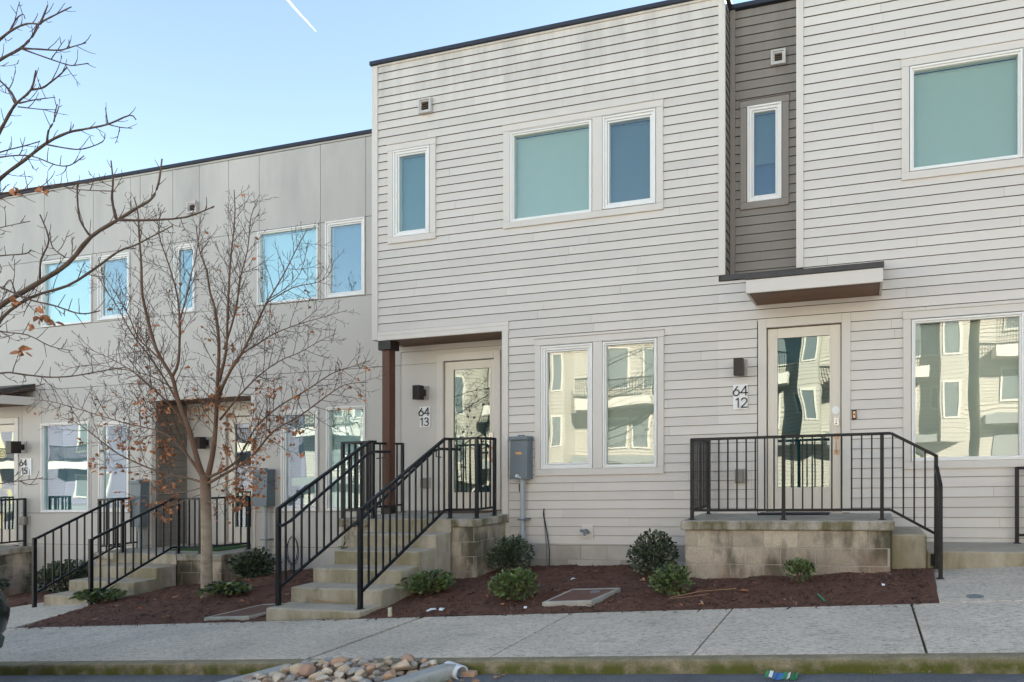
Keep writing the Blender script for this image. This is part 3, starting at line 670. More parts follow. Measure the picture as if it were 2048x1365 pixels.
b = MB(); b.tube([(-5.71, -.9, .22), (-5.71, -.9, .13), (-5.66, -.9, .12), (-5.63, -.9, .12)], .008, 6); b.build('handrail_bracket', rail_m, r.t)
# 6413 left stair rail
r = Rail('black stair railing on the left side of the central steps beside the timber post', (-6.8, -1.5, -1.6), rail_m)
r.post(-6.835, -2.31, -1.63, -.46, .046); r.post(-6.90, -.72, -.735, .385); r.post(-7.42, -.72, -.735, .385); r.post(-7.27, .34, -.735, .385)
sloped(r, -6.85, -2.31, 0, -.72, .372, -.612, .12, -.475, -1.43)
r.span([(-7.42, -.72, .372), (-6.90, -.72, .372)], [(-7.42, -.72, -.612), (-6.90, -.72, -.612)]); r.span([(-7.42, -.72, .372), (-7.27, .34, .372)], [(-7.42, -.72, -.612), (-7.27, .34, -.612)])
r.grab([(-6.82, -2.33, -.66), (-6.76, -2.33, -.67), (-6.75, -2.22, -.62), (-6.76, -.95, .205), (-6.77, -.82, .225), (-6.78, -.50, .225), (-6.80, -.48, .215)])
b = MB(); b.tube([(-6.78, -.62, .22), (-6.78, -.62, .14), (-6.86, -.70, .13)], .008, 6); b.build('handrail_bracket', rail_m, r.t)
# 6412 porch rail
r = Rail('dark railing around the block porch of the right hand door', (-1, -.9, -.74), rail_b)
zt, zb = .252, -.622; yq = -.89
for x in (-2.075, -.945, .187): r.post(x, yq, -.738, zt+.012)
r.post(-2.06, -.10, -.738, zt+.012)
r.span([(-2.075, yq, zt), (-.945, yq, zt)], [(-2.075, yq, zb), (-.945, yq, zb)], 9); r.span([(-.945, yq, zt), (.187, yq, zt)], [(-.945, yq, zb), (.187, yq, zb)], 9)
r.span([(-2.06, -.10, zt), (-2.075, yq, zt)], [(-2.06, -.10, zb), (-2.075, yq, zb)], 8)
r.span([(.187, yq, zt), (.287, yq, zt), (.775, yq, -.017)], [(.187, yq, zb), (.28, yq, zb), (.775, yq, -.90)], 4)
r.post(.775, yq, -1.25, -.005); MB().box(.72, .83, yq+.025, yq+.045, -1.27, -1.13).build('bracket_plate', rail_b, r.t)
r = Rail('short dark railing panel running forward from the landing to the walkway', (.77, -1.1, -1.3), rail_b)
r.post(.770, -1.38, -1.315, -.33); r.post(.775, -.945, -1.28, -.15, .036)
r.span([(.775, -.945, -.145), (.770, -1.38, -.335)], [(.775, -.945, -1.05), (.770, -1.38, -1.17)], 3)
# neighbour's rail at the right edge
r = Rail('dark railing cut by the right edge of the picture', (1.8, -.1, -1.1), rail_b)
r.post(1.78, -.10, -1.10, -.175); r.post(2.9, -.10, -1.10, -.175)
r.span([(1.78, -.10, -.19), (2.9, -.10, -.19)], [(1.78, -.10, -1.0), (2.9, -.10, -1.0)])
# 6414 rails
za, zc = -.46, -1.29
r = Rail('black stair railing left of the steps behind the tree', (-12.8, -.6, -2.1), rail_m)
r.post(-12.85, -1.22, walk(-12.85)-.02, -.99, .046); r.post(-12.75, -.04, -1.40, za+.012); r.post(-13.30, -.04, -1.40, za+.012); r.post(-13.20, .52, -1.40, za+.012)
sloped(r, -12.80, -1.22, 0, -.04, za, zc, .10, -1.0, -1.86)
r.span([(-13.30, -.04, za), (-12.75, -.04, za)], [(-13.30, -.04, zc), (-12.75, -.04, zc)]); r.span([(-13.30, -.04, za), (-13.20, .52, za)], [(-13.30, -.04, zc), (-13.20, .52, zc)])
r = Rail('black stair railing right of the steps passing behind the tree trunk', (-11.4, -.6, -2.1), rail_m)
r.post(-11.50, -1.30, walk(-11.5)-.02, -.99, .046); r.post(-11.47, -.04, -1.40, za+.012); r.post(-10.98, -.04, -1.40, za+.012); r.post(-10.62, .53, -1.40, za+.012)
sloped(r, -11.485, -1.30, 0, -.04, za, zc, .10, -1.0, -1.86)
r.span([(-11.47, -.04, za), (-10.98, -.04, za)], [(-11.47, -.04, zc), (-10.98, -.04, zc)]); r.span([(-10.98, -.04, za), (-10.62, .53, za)], [(-10.98, -.04, zc), (-10.62, .53, zc)])
r = Rail('black railing on the porch at the left edge below the plate 64 15', (-16.2, .2, -1.4), rail_m)
r.post(-16.22, .54, -1.40, za+.012); r.post(-16.22, -.04, -1.40, za+.012); r.span([(-16.22, .54, za), (-16.22, -.04, za)], [(-16.22, .54, zc), (-16.22, -.04, zc)]); r.span([(-16.22, -.04, za), (-19.2, -.04, za)], [(-16.22, -.04, zc), (-19.2, -.04, zc)])
for (x0, x1, y0, y1, z, m, l) in ((-1.36, -.45, -.30, -.02, -.738, mat_dark, 'dark flat door mat at the right hand glass door'), (-6.62, -5.62, .08, .46, -.735, mat_tan, 'brown door mat at the door 64 13'), (-12.1, -10.95, .25, .95, -1.40, mat_green, 'green turf mat inside the grey entry recess')):
    tag(MB().box(x0, x1, y0, y1, z+.001, z+.016).build('door_mat', m, bevel=.004), l, 'door mat', 'door mats')
# ------------------------------------------------------------------ ground
def slopebox(mb, x0, x1, y0, y1, h0, h1, m=0, t=.5, sk=0):
    mb.hexa([(x0, y0, walk(x0)+h0), (x1, y0, walk(x1)+h0), (x1+sk, y1, walk(x1)+h0), (x0+sk, y1, walk(x0)+h0)], [(x0, y0, walk(x0)+h1), (x1, y0, walk(x1)+h1), (x1+sk, y1, walk(x1)+h1), (x0+sk, y1, walk(x0)+h1)], m, t)
KY = -4.06
mb = MB(); js = [-30]+[-4.70-1.66*k for k in range(9, 0, -1)]+[-4.70, -2.92, -1.24, .405, 2.07, 3.73, 5.4, 7.1, 14]
for a, b in zip(js[:-1], js[1:]):
    ga = .028 if abs(a+4.70) < .01 else (.0095 if abs(a-.405) < .01 else .0075); gb = .028 if abs(b+4.70) < .01 else (.0095 if abs(b-.405) < .01 else .0075)
    slopebox(mb, a+ga, b-gb, KY+.10, -2.48, -.16, 0, 0, R.random())
tag(mb.build('sidewalk', walk_m, bevel=.008, seg=2), kind='structure')
mb = MB(); slopebox(mb, -30, 14, KY+.02, -2.47, -.18, -.020); tag(mb.build('sidewalk_joint_fill', joint_m), kind='structure')
# kerb with a broken mossy edge
mb = MB(); n = 360; xs = [-20+28*i/n for i in range(n+1)]
jit = [R.uniform(-.010, .010) for _ in xs]; jz = [R.uniform(-.007, .002) for _ in xs]
prof = [(KY+.10, -.002), (KY+.02, 0), (KY+.002, -.012), (KY-.004, -.06), (KY-.006, -.11), (KY-.01, -.2)]
for (a, ja, za_), (b, jb, zb_) in zip(zip(xs[:-1], jit[:-1], jz[:-1]), zip(xs[1:], jit[1:], jz[1:])):
    for (p, q) in zip(prof[:-1], prof[1:]):
        f = lambda x, pr, j, z_: (x, pr[0]+(j if pr[0] < KY+.05 else 0), walk(x)+pr[1]+(z_ if KY-.003 < pr[0] < KY+.05 else 0))
        mb.face([f(a, q, ja, za_), f(b, q, jb, zb_), f(b, p, jb, zb_), f(a, p, ja, za_)])
tag(mb.build('kerb', curb_m, smooth=True), kind='structure')
mb = MB()
slopebox(mb, -60, 40, -60, KY+.05, -.5, -.105); slopebox(mb, -60, 40, 7, 60, -.6, -.35)
tag(mb.build('road', asph), kind='structure')
mb = MB(); mb.hexa([(x, y, walk(x)-.9) for x, y in ((-400, -400), (400, -400), (400, 400), (-400, 400))], [(x, y, walk(x)-.62) for x, y in ((-400, -400), (400, -400), (400, 400), (-400, 400))])
tag(mb.build('ground', asph), kind='structure')
# walkways to the steps
mb = MB(); mb.hexa([(.742, -.80, -1.55), (3.6, -.80, -1.4), (3.6, -2.47, -1.4), (.645, -2.47, -1.6)], [(.742, -.80, walk(.74)+.008), (3.6, -.80, walk(3.6)+.008), (3.6, -2.47, walk(3.6)+.003), (.645, -2.47, walk(.65)+.003)])
tag(mb.build('walkway', walk_m, bevel=.006), kind='structure')
mb = MB(); mb.hexa([(-13.2, -.6, -2.5), (-11.65, -.9, -2.5), (-11.0, -2.47, -2.5), (-14.2, -2.47, -2.6)], [(-13.2, -.6, walk(-13.2)+.045), (-11.65, -.9, walk(-11.65)+.045), (-11.0, -2.47, walk(-11)+.012), (-14.2, -2.47, walk(-14.2)+.012)])
tag(mb.build('walkway', walk_m, bevel=.006), kind='structure')
# mulch
def wobble(x, y): return .007*sin(x*7.1+y*3)+.005*sin(x*13.3-y*11)+.003*sin(x*29+y*23)
mb = MB(); dx = .05; nx = int((.70+19)/dx); ny = 62
grid = []
for i in range(nx+1):
    x = -19+i*dx; row = []
    for j in range(ny+1):
        y = -2.475+j*(3.06/ny); z = bed(x, y)+wobble(x, y)*min(1, (y+2.475)*5)+R.uniform(-.006, .006)
        xx = x
        if i == nx: xx = .742-(.742-.645)*min(1, max(0, (-.8-y)/1.67))+.004
        row.append(len(mb.v)); mb.v.append((xx, y, z))
    grid.append(row)
for i in range(nx):
    for j in range(ny): mb.f.append((grid[i][j], grid[i+1][j], grid[i+1][j+1], grid[i][j+1])); mb.m.append(0); mb.t.append(.5)
tag(mb.build('mulch_bed', mulch_m, smooth=True), kind='structure')
mb = MB()
def free(x, y):
    if -6.9 < x < -5.5 and y > -2.47: return False
    if -7.5 < x < -5.1 and y > -.78: return False
    if -2.16 < x < .31 and y > -1.0: return False
    if .28 < x and y > -.87: return False
    if x > .60+(.742-.645)*(y+2.47)/1.67: return False
    if -13.4 < x < -10.45 and y > -.1: return False
    if -13.2 < x < -11.2 and y > -2.4: return False
    if y > -.02 and x > -7.5: return False
    return True
for _ in range(30000):
    x = R.uniform(-12, .72) if R.random() < .86 else R.uniform(-17, -12); y = R.uniform(-2.46, .5) if R.random() < .985 else -2.47-abs(R.gauss(0, .07))
    if not free(x, y): continue
    z = bed(x, y)+wobble(x, y)*min(1, (y+2.475)*5)+.006
    if y < -2.468: z = walk(x)+.005
    a = R.uniform(0, 2*pi); l = R.uniform(.008, .024)*(1 if R.random() < .93 else 1.8); w = l*R.uniform(.15, .45); tz = R.uniform(-.3, .5)
    d = Vector((cos(a), sin(a), tz))*l; q = Vector((-sin(a), cos(a), R.uniform(-.4, .4)))*w
    p = Vector((x, y, z)); tn = R.random()*.6
    if R.random() < .06: tn = R.uniform(1.5, 5)
    mb.face([p-d-q, p+d-q*.6, p+d+q, p-d+q*.7], 0, tn)
tag(mb.build('wood_chips', chip_m), 'shredded red brown wood chips scattered over the bed', 'wood chips', kind='stuff')
# utility covers
def cover(pts, lid, zoff, label):
    cx = sum(p[0] for p in pts)/4; cy = sum(p[1] for p in pts)/4
    t = thing('utility_cover', label, 'utility cover', (cx, cy, bed(cx, cy)), 'rusty utility covers'); zoff -= .012
    def ins(k): return [(cx+(p[0]-cx)*k[0], cy+(p[1]-cy)*k[1]) for p in pts]
    zt = lambda x: walk(x)+zoff
    o = ins((1, 1)); i = ins(lid); b = MB()
    for k in range(4):
        a0, a1, b0, b1 = o[k], o[(k+1) % 4], i[k], i[(k+1) % 4]
        b.hexa([(*a0, zt(a0[0])-.2), (*a1, zt(a1[0])-.2), (*b1, zt(b1[0])-.2), (*b0, zt(b0[0])-.2)], [(*a0, zt(a0[0])), (*a1, zt(a1[0])), (*b1, zt(b1[0])), (*b0, zt(b0[0]))], 0)
    b.build('concrete_collar', lidconc, t, bevel=.008)
    b = MB(); j = ins((lid[0]*.985, lid[1]*.985)); b.hexa([(*p, zt(p[0])-.06) for p in j], [(*p, zt(p[0])-.004) for p in j]); b.build('lid', rust_m, t)
    b = MB()
    for s in range(9):
        f = (s+.5)/9; p = Vector((*j[0], 0)).lerp(Vector((*j[3], 0)), f); q = Vector((*j[1], 0)).lerp(Vector((*j[2], 0)), f); p = p.lerp(q, .06); q = q.lerp(p, .06)
        b.bar((p.x, p.y, zt(p.x)-.004), (q.x, q.y, zt(q.x)-.004), .012, .006)
    b.build('tread_rib', rust_m, t); return t, j, zt
t, j, zt_ = cover([(-3.41, -2.20), (-2.83, -2.20), (-2.76, -1.52), (-3.40, -1.48)], (.88, .86), .075, 'rusty rectangular cover in pale concrete right of the central steps')
b = MB(); px, py = -3.0, -1.72; b.tube([(px, py, zt_(px)-.015), (px, py, zt_(px)+.004)], .06, 18); b.build('reader_cap', meter_m, t)
cover([(-7.92, -2.36), (-7.22, -2.36), (-7.16, -1.62), (-7.86, -1.62)], (.90, .88), .05, 'rusty rectangular cover left of the central steps')
b = MB(); mx_, my_ = .97, -2.28
b.tube([(mx_, my_, walk(mx_)-.05), (mx_, my_, walk(mx_)+.012)], .075, 22); tag(b.build('drain_cover', meter_m), 'small round grey cover set in the right hand walkway', 'drain cover')
# ------------------------------------------------------------------ foliage
def leaf(mb, p, d, n, L, Wd, m=0, t=.5, fold=.25):
    d = d.normalized(); s = d.cross(n)
    if s.length < 1e-4: s = d.cross(Vector((1, .3, .2)))
    s.normalize(); n = s.cross(d)
    b = p; tip = p+d*L-n*L*.12
    l1 = p+d*L*.3+s*Wd*.5+n*Wd*fold; l2 = p+d*L*.7+s*Wd*.42+n*Wd*fold; r1 = p+d*L*.3-s*Wd*.5+n*Wd*fold; r2 = p+d*L*.7-s*Wd*.42+n*Wd*fold
    i = len(mb.v); mb.v += [tuple(q) for q in (b, l1, l2, tip, r2, r1)]
    mb.f += [(i, i+1, i+2, i+3), (i, i+3, i+4, i+5)]; mb.m += [m, m]; mb.t += [t, t]
def rv(): 
    while True:
        v = Vector((R.uniform(-1, 1), R.uniform(-1, 1), R.uniform(-1, 1)))
        if .05 < v.length < 1: return v
def shrub(x, y, w, h, n, L, mats, label, flat=0, z=None, dep=None):
    z0 = bed(x, y) if z is None else z; t = thing('shrub', label, 'shrub', (x, y, z0), 'evergreen shrubs in the bed'); dep = dep or w*.9
    lf, st = MB(), MB(); lumps = [(rv()*.55, R.uniform(.55, .8)) for _ in range(9)]
    base = Vector((x, y, z0))
    for _ in range(n):
        c, rr = R.choice(lumps); v = c+rv().normalized()*rr*R.uniform(.72, 1.0)
        if v.length > 1: v = v*(1/v.length)*R.uniform(.9, 1.06)
        p = Vector((x+v.x*w/2, y+v.y*dep/2, z0+.02+h*(v.z+.92)/1.92))
        o = Vector((v.x, v.y, v.z*.8+.35))
        d = (o.normalized()+rv()*.8).normalized()
        if flat: d = (Vector((v.x, v.y, .15))+rv()*.4).normalized()
        k = 0 if R.random() < .86 else min(1, len(mats)-1)
        leaf(lf, p, d, (o+rv()*.5), L*R.uniform(.7, 1.2), L*R.uniform(.5, .72), k, R.random())
    for _ in range(16):
        v = rv(); e = Vector((x+v.x*w*.42, y+v.y*dep*.42, z0+h*R.uniform(.4, .95)))
        st.tube([base+Vector((v.x*.03, v.y*.03, -.03)), base.lerp(e, .5)+rv()*.02, e], [.008, .006, .003], 5)
    lf.build('foliage', mats, t, smooth=False); st.build('stem', twig_m, t)
shrub(-4.80, -.52, .64, .48, 1500, .046, [shrub_d, shrub_b], 'dark rounded shrub below the grey meter box')
shrub(-3.90, -1.85, .64, .29, 900, .052, [shrub_l, shrub_b], 'low bright green shrub left of the rusty cover')
shrub(-2.66, -.72, .64, .54, 1500, .046, [shrub_d, shrub_b], 'dark rounded shrub against the foundation beside the right porch')
shrub(-2.04, -1.78, .52, .27, 800, .048, [shrub_l, shrub_d], 'low bright green shrub at the corner of the right porch')
shrub(-.70, -1.42, .36, .22, 420, .046, [shrub_l, shrub_b], 'small green shrub in front of the porch blocks', 0)
shrub(-5.28, -1.62, .62, .24, 260, .10, [shrub_l, shrub_b], 'floppy long leaved shrub beside the central steps', 1)
shrub(-9.85, -.02, .72, .44, 620, .075, [shrub_d, shrub_b], 'dark sparse shrub below the meter box behind the tree')
shrub(-8.90, -1.32, .58, .17, 170, .10, [shrub_l, shrub_d], 'small flat green shrub right of the tree trunk', 1)
shrub(-11.46, -1.20, .58, .20, 200, .09, [shrub_l, shrub_d], 'small flat green shrub beside the left stairs', 1)
shrub(-14.55, .12, 1.0, .56, 900, .075, [shrub_d, shrub_b], 'wide dark shrub seen through the left stair railing')
shrub(-16.0, -.35, .95, .50, 800, .075, [shrub_d, shrub_b], 'dark shrub against the block porch at the left edge')
p = at(663, 1112, -1.0)
lf = MB(); st = MB(); t = thing('weed', 'spindly green weed growing left of the central steps', 'weed', (-7.05, -1.15, bed(-7.05, -1.15)))
for k in range(3):
    e = Vector((-7.02+.06*k, -1.15-.04*k, -1.12+.07*k)); st.tube([(-7.05, -1.15, bed(-7.05, -1.15)), e.lerp(Vector((-7.05, -1.15, -1.5)), .4), e], .004, 5)
    for q in range(7): leaf(lf, Vector((-7.05, -1.15, -1.42)).lerp(e, .45+.09*q), rv()+Vector((0, 0, .5)), rv(), .075, .025, 0, R.random())
lf.build('foliage', shrub_l, t); st.build('stem', twig_m, t)
# ------------------------------------------------------------------ trees
def smoothpath(pts, n=3):
    out = []
    P_ = [Vector(p) for p in pts]
    for i in range(len(P_)-1):
        a, b, c, d = P_[max(i-1, 0)], P_[i], P_[i+1], P_[min(i+2, len(P_)-1)]
        for k in range(n):
            t = k/n; out.append(.5*((2*b)+(-a+c)*t+(2*a-5*b+4*c-d)*t*t+(-a+3*b-3*c+d)*t**3))
    return out+[P_[-1]]
def twigs(mb, path, r0, r1, lens, gap, depth, mi, tips, up=.35, start=.12, ang=(.55, 1.0), mini=.0022):
    tot = [0]
    for a, b in zip(path[:-1], path[1:]): tot.append(tot[-1]+(b-a).length)
    Lt = tot[-1]; s = Lt*start+R.uniform(0, gap); side = R.choice((-1, 1))
    while s < Lt*.985:
        k = next(i for i in range(len(tot)-1) if tot[i+1] >= s); f = (s-tot[k])/max(1e-6, tot[k+1]-tot[k])
        p = path[k].lerp(path[k+1], f); d = (path[k+1]-path[k]).normalized(); rr = r0+(r1-r0)*s/Lt
        ax = Vector((0, -1, .0))+rv()*.9; ax = (ax-d*ax.dot(d)).normalized()
        a = R.uniform(*ang)*side; side = -side
        dd = (Matrix.Rotation(a, 3, ax) @ d)
        L_ = lens*R.uniform(.45, 1.0)*(1-.55*s/Lt)
        pts = [p]; cur = dd.normalized(); m = 5
        for q in range(m):
            cur = (cur+Vector((0, 0, up*.22))+rv()*.16).normalized(); pts.append(pts[-1]+cur*L_/m)
        rb = max(mini, min(rr*.62, .0016+L_*.0062)); rads = [rb+(mini*.55-rb)*i/m for i in range(m+1)]
        mb.tube(pts, rads, 5 if rb > .006 else 4, mi if rb < .008 else 0, cap=False)
        tips.append(pts[-1]); tips.append(pts[3])
        if depth > 0 and L_ > .12: twigs(mb, pts, rb, mini, L_*.52, gap*.72, depth-1, mi, tips, up, .25, ang, mini)
        s += gap*R.uniform(.6, 1.4)
# the bare young tree in the bed
TY = -1.27
T1 = thing('bare_tree', 'young leafless tree with a few dry orange leaves growing in the mulch bed', 'tree', (at(414, 1188, TY).x, TY, bed(-9.3, TY)))
tb = at(414, 1190, TY); tb.z = bed(tb.x, TY)-.05
trunk = [tb, at(413.5, 1150, TY), at(413, 1080, TY), at(412, 1020, TY), at(411, 975, TY), at(410, 950, TY)]
mb = MB(); mb.tube(smoothpath(trunk), [.085, .076, .072, .070, .069, .068, .067, .066, .065, .065, .064, .064, .063, .063, .062, .06][:16], 18)
mb.build('trunk', bark_m, T1, smooth=True)
limbs = [  # photograph traces: points, depth change at the end, radius at base / tip
 ([(409, 962), (396, 925), (379, 862), (354, 794), (344, 754), (313, 700), (290, 616), (284, 579), (283, 535), (278, 467), (276, 427), (268, 395)], -.5, .066, .006),
 ([(344, 754), (357, 723), (359, 643), (354, 589), (337, 528), (318, 470), (322, 420)], .5, .034, .005),
 ([(359, 643), (374, 589), (382.5, 548), (391, 518), (398, 470), (402, 430)], .2, .02, .004),
 ([(413, 962), (424, 915), (431, 860), (435, 771), (438, 686), (430, 619), (420, 585), (413, 541), (399, 501), (392, 450)], .4, .064, .006),
 ([(438, 764), (452, 703), (455, 636), (458, 568), (462, 511), (467, 467), (470, 420), (468, 380)], -.3, .034, .005),
 ([(448, 700), (472, 619), (479, 562), (495, 501), (502, 434), (516, 400)], .5, .026, .004),
 ([(437, 790), (462, 740), (482, 710), (519, 636), (533, 607), (568, 548), (592, 500), (615, 458)], -.2, .036, .004),
 ([(533, 607), (585, 576), (635, 565), (659, 548), (668, 520)], -.3, .016, .003),
 ([(533, 600), (560, 585), (600, 548), (617, 480)], .4, .014, .003),
 ([(415, 968), (455, 945), (490, 925), (515, 900), (548, 862), (600, 832), (650, 795), (690, 770), (735, 765)], -.7, .038, .004),
 ([(418, 955), (468, 928), (495, 884), (516, 850), (560, 812), (610, 783), (663, 748), (700, 735), (738, 722)], .1, .034, .004),
 ([(436, 800), (470, 722), (510, 692), (550, 667), (600, 648), (642, 636), (694, 621)], .4, .026, .003),
 ([(440, 840), (480, 790), (520, 750), (560, 722), (600, 705), (640, 682), (672, 668)], -.5, .024, .003),
 ([(407, 966), (370, 955), (320, 945), (249, 915), (215, 893), (179, 864), (150, 845), (120, 834)], -.5, .030, .004),
 ([(406, 958), (387, 928), (355, 888), (325, 865), (253, 847), (200, 832), (152, 817), (100, 803), (62, 800)], .2, .03, .004),
 ([(378, 860), (345, 815), (320, 790), (270, 747), (230, 722), (189, 703), (148, 684)], -.6, .026, .003),
 ([(365, 822), (330, 760), (300, 715), (262, 665), (236, 616), (205, 570), (190, 530)], .5, .024, .004),
 ([(330, 728), (300, 700), (276, 676), (256, 629), (219, 568), (200, 540)], -.2, .022, .003),
 ([(350, 780), (300, 752), (240, 738), (180, 730), (120, 742)], -.3, .016, .003),
 ([(405, 975), (370, 985), (320, 988), (262, 995)], -.4, .014, .003),
 ([(416, 980), (450, 965), (485, 958), (520, 968)], -.3, .012, .003),
 ([(400, 990), (360, 1005), (318, 1020)], -.35, .011, .003), ([(408, 1000), (440, 1010), (470, 1000), (495, 985)], -.3, .010, .003),
 ([(400, 940), (372, 905), (352, 860), (300, 820), (262, 800), (205, 790)], .5, .02, .003),
]
mb = MB(); tips = []
for pts, dy, r0, r1 in limbs:
    n = len(pts); r0 *= .66; P_ = [at(u, v, TY+dy*(i/(n-1))) for i, (u, v) in enumerate(pts)]
    if P_[0].z < .2 and n > 3: pass
    path = smoothpath(P_, 3); N_ = len(path)
    rad = [r0+(r1-r0)*(i/(N_-1))**.6 for i in range(N_)]
    mb.tube(path, rad, 9 if r0 > .02 else 6, 0, cap=True)
    big = r0 > .013
    twigs(mb, path, r0, r1, .85 if big else .6, .08, 2, 1, tips, .30, .16, (.5, 1.1), .0027)
    path2 = path[-4:]; tips.append(path[-1])
mb.build('crown', [bark_m, twig_t], T1, smooth=True)
lf = MB(); anchors = [p for p in tips]
def dryleaf(mb, p, L, tn=None):
    for _ in range(2):
        d = (Vector((0, 0, -.7))+rv()).normalized(); leaf(mb, p, d, rv(), L*R.uniform(.7, 1.2), L*R.uniform(.5, .9), 0, R.random() if tn is None else tn, R.uniform(-.5, .6))
cnt = 0
while cnt < 600:
    p = R.choice(anchors); hgt = p.z-trunk[-1].z
    pr = 1.0 if hgt < .55 else (.32 if hgt < 1.3 else .06 if hgt < 2.3 else .012)
    if abs(p.x-tb.x) > 1.35: pr *= .35
    if R.random() > pr: continue
    dryleaf(lf, p+rv()*.05, .052); cnt += 1
o = lf.build('dry_leaves', dry_m, T1); o['kind'] = 'stuff'
# the second tree reaching in from the left
T2Y = -5.75
T2 = thing('bare_tree', 'nearer leafless tree whose branches reach in from the left edge', 'tree', (-6.6, -5.9, walk(-6.6)-.1))
root = Vector((-6.6, -5.9, walk(-6.6)-.15)); fork = Vector((-6.45, -5.85, .1))
mb = MB(); mb.tube(smoothpath([root, root.lerp(fork, .5)+Vector((.02, 0, 0)), fork, Vector((-6.42, -5.85, 1.3)), Vector((-6.5, -5.8, 2.6))]), [.12, .11, .105, .10, .098, .095, .09, .085, .07, .055, .045, .035, .02], 14); mb.build('trunk', limb2_m, T2, smooth=True)
traces = [
 ([(-60, 660), (0, 612), (67, 572), (135, 528), (182, 474), (236, 440), (276, 415), (303, 398), (317, 367), (324, 318)], .0, .021, .0035),
 ([(232, 437), (224, 398), (226, 364), (222, 322)], .1, .008, .003),
 ([(236, 440), (290, 441), (371, 435), (428, 413)], -.1, .009, .0025),
 ([(-60, 720), (0, 640), (60, 596), (135, 572), (189, 538), (236, 504), (270, 491), (303, 474), (345, 452)], .2, .013, .003),
 ([(-60, 420), (0, 358), (50, 320), (94, 286), (135, 266), (168, 259), (216, 249), (259, 231), (272, 240)], .1, .014, .003),
 ([(216, 249), (213, 232), (211, 216)], 0, .004, .002), ([(216, 249), (240, 255), (264, 257)], 0, .004, .002), ([(94, 286), (97, 262), (108, 243), (110, 225), (115, 209)], 0, .006, .002),
 ([(-50, 340), (0, 262), (20, 226), (34, 206), (62, 180), (72, 141)], -.1, .012, .004), ([(62, 180), (85, 176), (101, 165), (120, 150), (134, 135)], 0, .006, .003), ([(32, 206), (22, 185), (0, 162), (-30, 140)], .1, .008, .004), ([(38, 207), (70, 200), (110, 195)], 0, .005, .002), ([(36, 214), (80, 219), (114, 220)], .1, .004, .002),
 ([(-60, 160), (0, 120), (40, 98), (64, 74), (81, 47), (111, 30), (143, 14)], .1, .012, .003), ([(43, 97), (80, 99), (118, 101), (138, 96), (172, 86)], 0, .006, .0025), ([(43, 98), (90, 115), (135, 130), (150, 131), (177, 127)], .1, .005, .0025), ([(138, 97), (138, 80)], 0, .003, .002),
 ([(-60, 130), (0, 79), (27, 59), (54, 48), (81, 49)], -.1, .010, .004), ([(20, 62), (33, 38), (46, 29), (50, 38)], 0, .004, .002), ([(81, 47), (88, 30), (95, 12)], .05, .006, .003),
 ([(-60, 780), (0, 747), (50, 750), (100, 755), (150, 752), (205, 742), (250, 735)], .1, .008, .003), ([(-60, 640), (0, 663), (54, 670), (101, 693), (145, 702)], -.1, .007, .002), ([(-60, 390), (0, 388), (60, 378), (135, 367), (175, 366), (212, 355)], .2, .010, .003),
 ([(-60, 410), (0, 397), (50, 380), (110, 372), (160, 380), (232, 383)], .0, .007, .0025), ([(-60, 330), (0, 305), (50, 292), (80, 283)], .2, .006, .003), ([(-40, 330), (0, 315), (60, 312), (110, 330), (140, 331), (168, 312)], -.2, .006, .0025), ([(95, 290), (140, 298), (168, 298), (205, 284), (210, 268)], .1, .005, .002),
 ([(-50, 520), (0, 512), (50, 508), (62, 500)], 0, .006, .003), ([(-40, 470), (0, 456), (60, 443)], 0, .005, .002), ([(80, 560), (82, 520), (98, 480), (80, 430)], .1, .006, .003), ([(30, 585), (20, 560), (4, 580)], 0, .004, .002), ([(178, 470), (160, 440), (155, 400), (155, 370)], 0, .006, .003), ([(130, 515), (105, 495), (100, 465)], .1, .004, .002),
 ([(-60, 560), (0, 575), (60, 600), (110, 612), (160, 628), (200, 622)], -.3, .008, .003), ([(-60, 800), (0, 790), (40, 782), (90, 768)], .2, .006, .003), ([(-60, 980), (0, 968), (40, 962), (75, 958), (86, 955)], .0, .005, .002), ([(40, 963), (60, 970), (75, 968)], 0, .003, .002),
]
mb = MB(); tips2 = []
for pts, dy, r0, r1 in traces:
    n = len(pts); P_ = [at(u, v, T2Y+dy*(i/(n-1))) for i, (u, v) in enumerate(pts)]
    if pts[0][0] <= -30 and r0 >= .005:
        z = min(2.5, max(.0, P_[0].z-.35)); f = Vector((-6.44, -5.83, z)); P_ = [f, f.lerp(P_[0], .5)+Vector((0, 0, .03))]+P_
    path = smoothpath(P_, 3); N_ = len(path); rad = [r0+(r1-r0)*(i/(N_-1))**.8 for i in range(N_)]
    for i in range(N_): rad[i] *= 1+.10*sin(i*2.3)
    mb.tube(path, rad, 8, 0 if r0 > .009 else 1)
    twigs(mb, path[3:] if len(path) > 12 else path, r0, r1, .22, .07, 1, 1, tips2, .55, .15, (.5, 1.1), .0022)
mb.build('crown', [limb2_m, twig_t], T2, smooth=True)
lf = MB()
for (u, v) in ((22, 597), (32, 607), (40, 600), (75, 612), (82, 637), (95, 632), (103, 640), (60, 652), (45, 705), (38, 700), (28, 378), (82, 374), (85, 380)):
    p = at(u, v, T2Y)
    for _ in range(3): leaf(lf, p+rv()*.018, (Vector((.2, 0, -.6))+rv()).normalized(), Vector((0, -1, 0))+rv()*.7, R.uniform(.03, .055), R.uniform(.022, .04), 0, R.random(), R.uniform(-.4, .5))
lf.build('dry_leaves', dry_m, T2)
mb = MB(); mb.tube([(-6.6, -5.9, walk(-6.6)-.12), (-6.6, -5.9, walk(-6.6)-.06)], .8, 24); tag(mb.build('planting_pit', mulch_m), kind='structure')
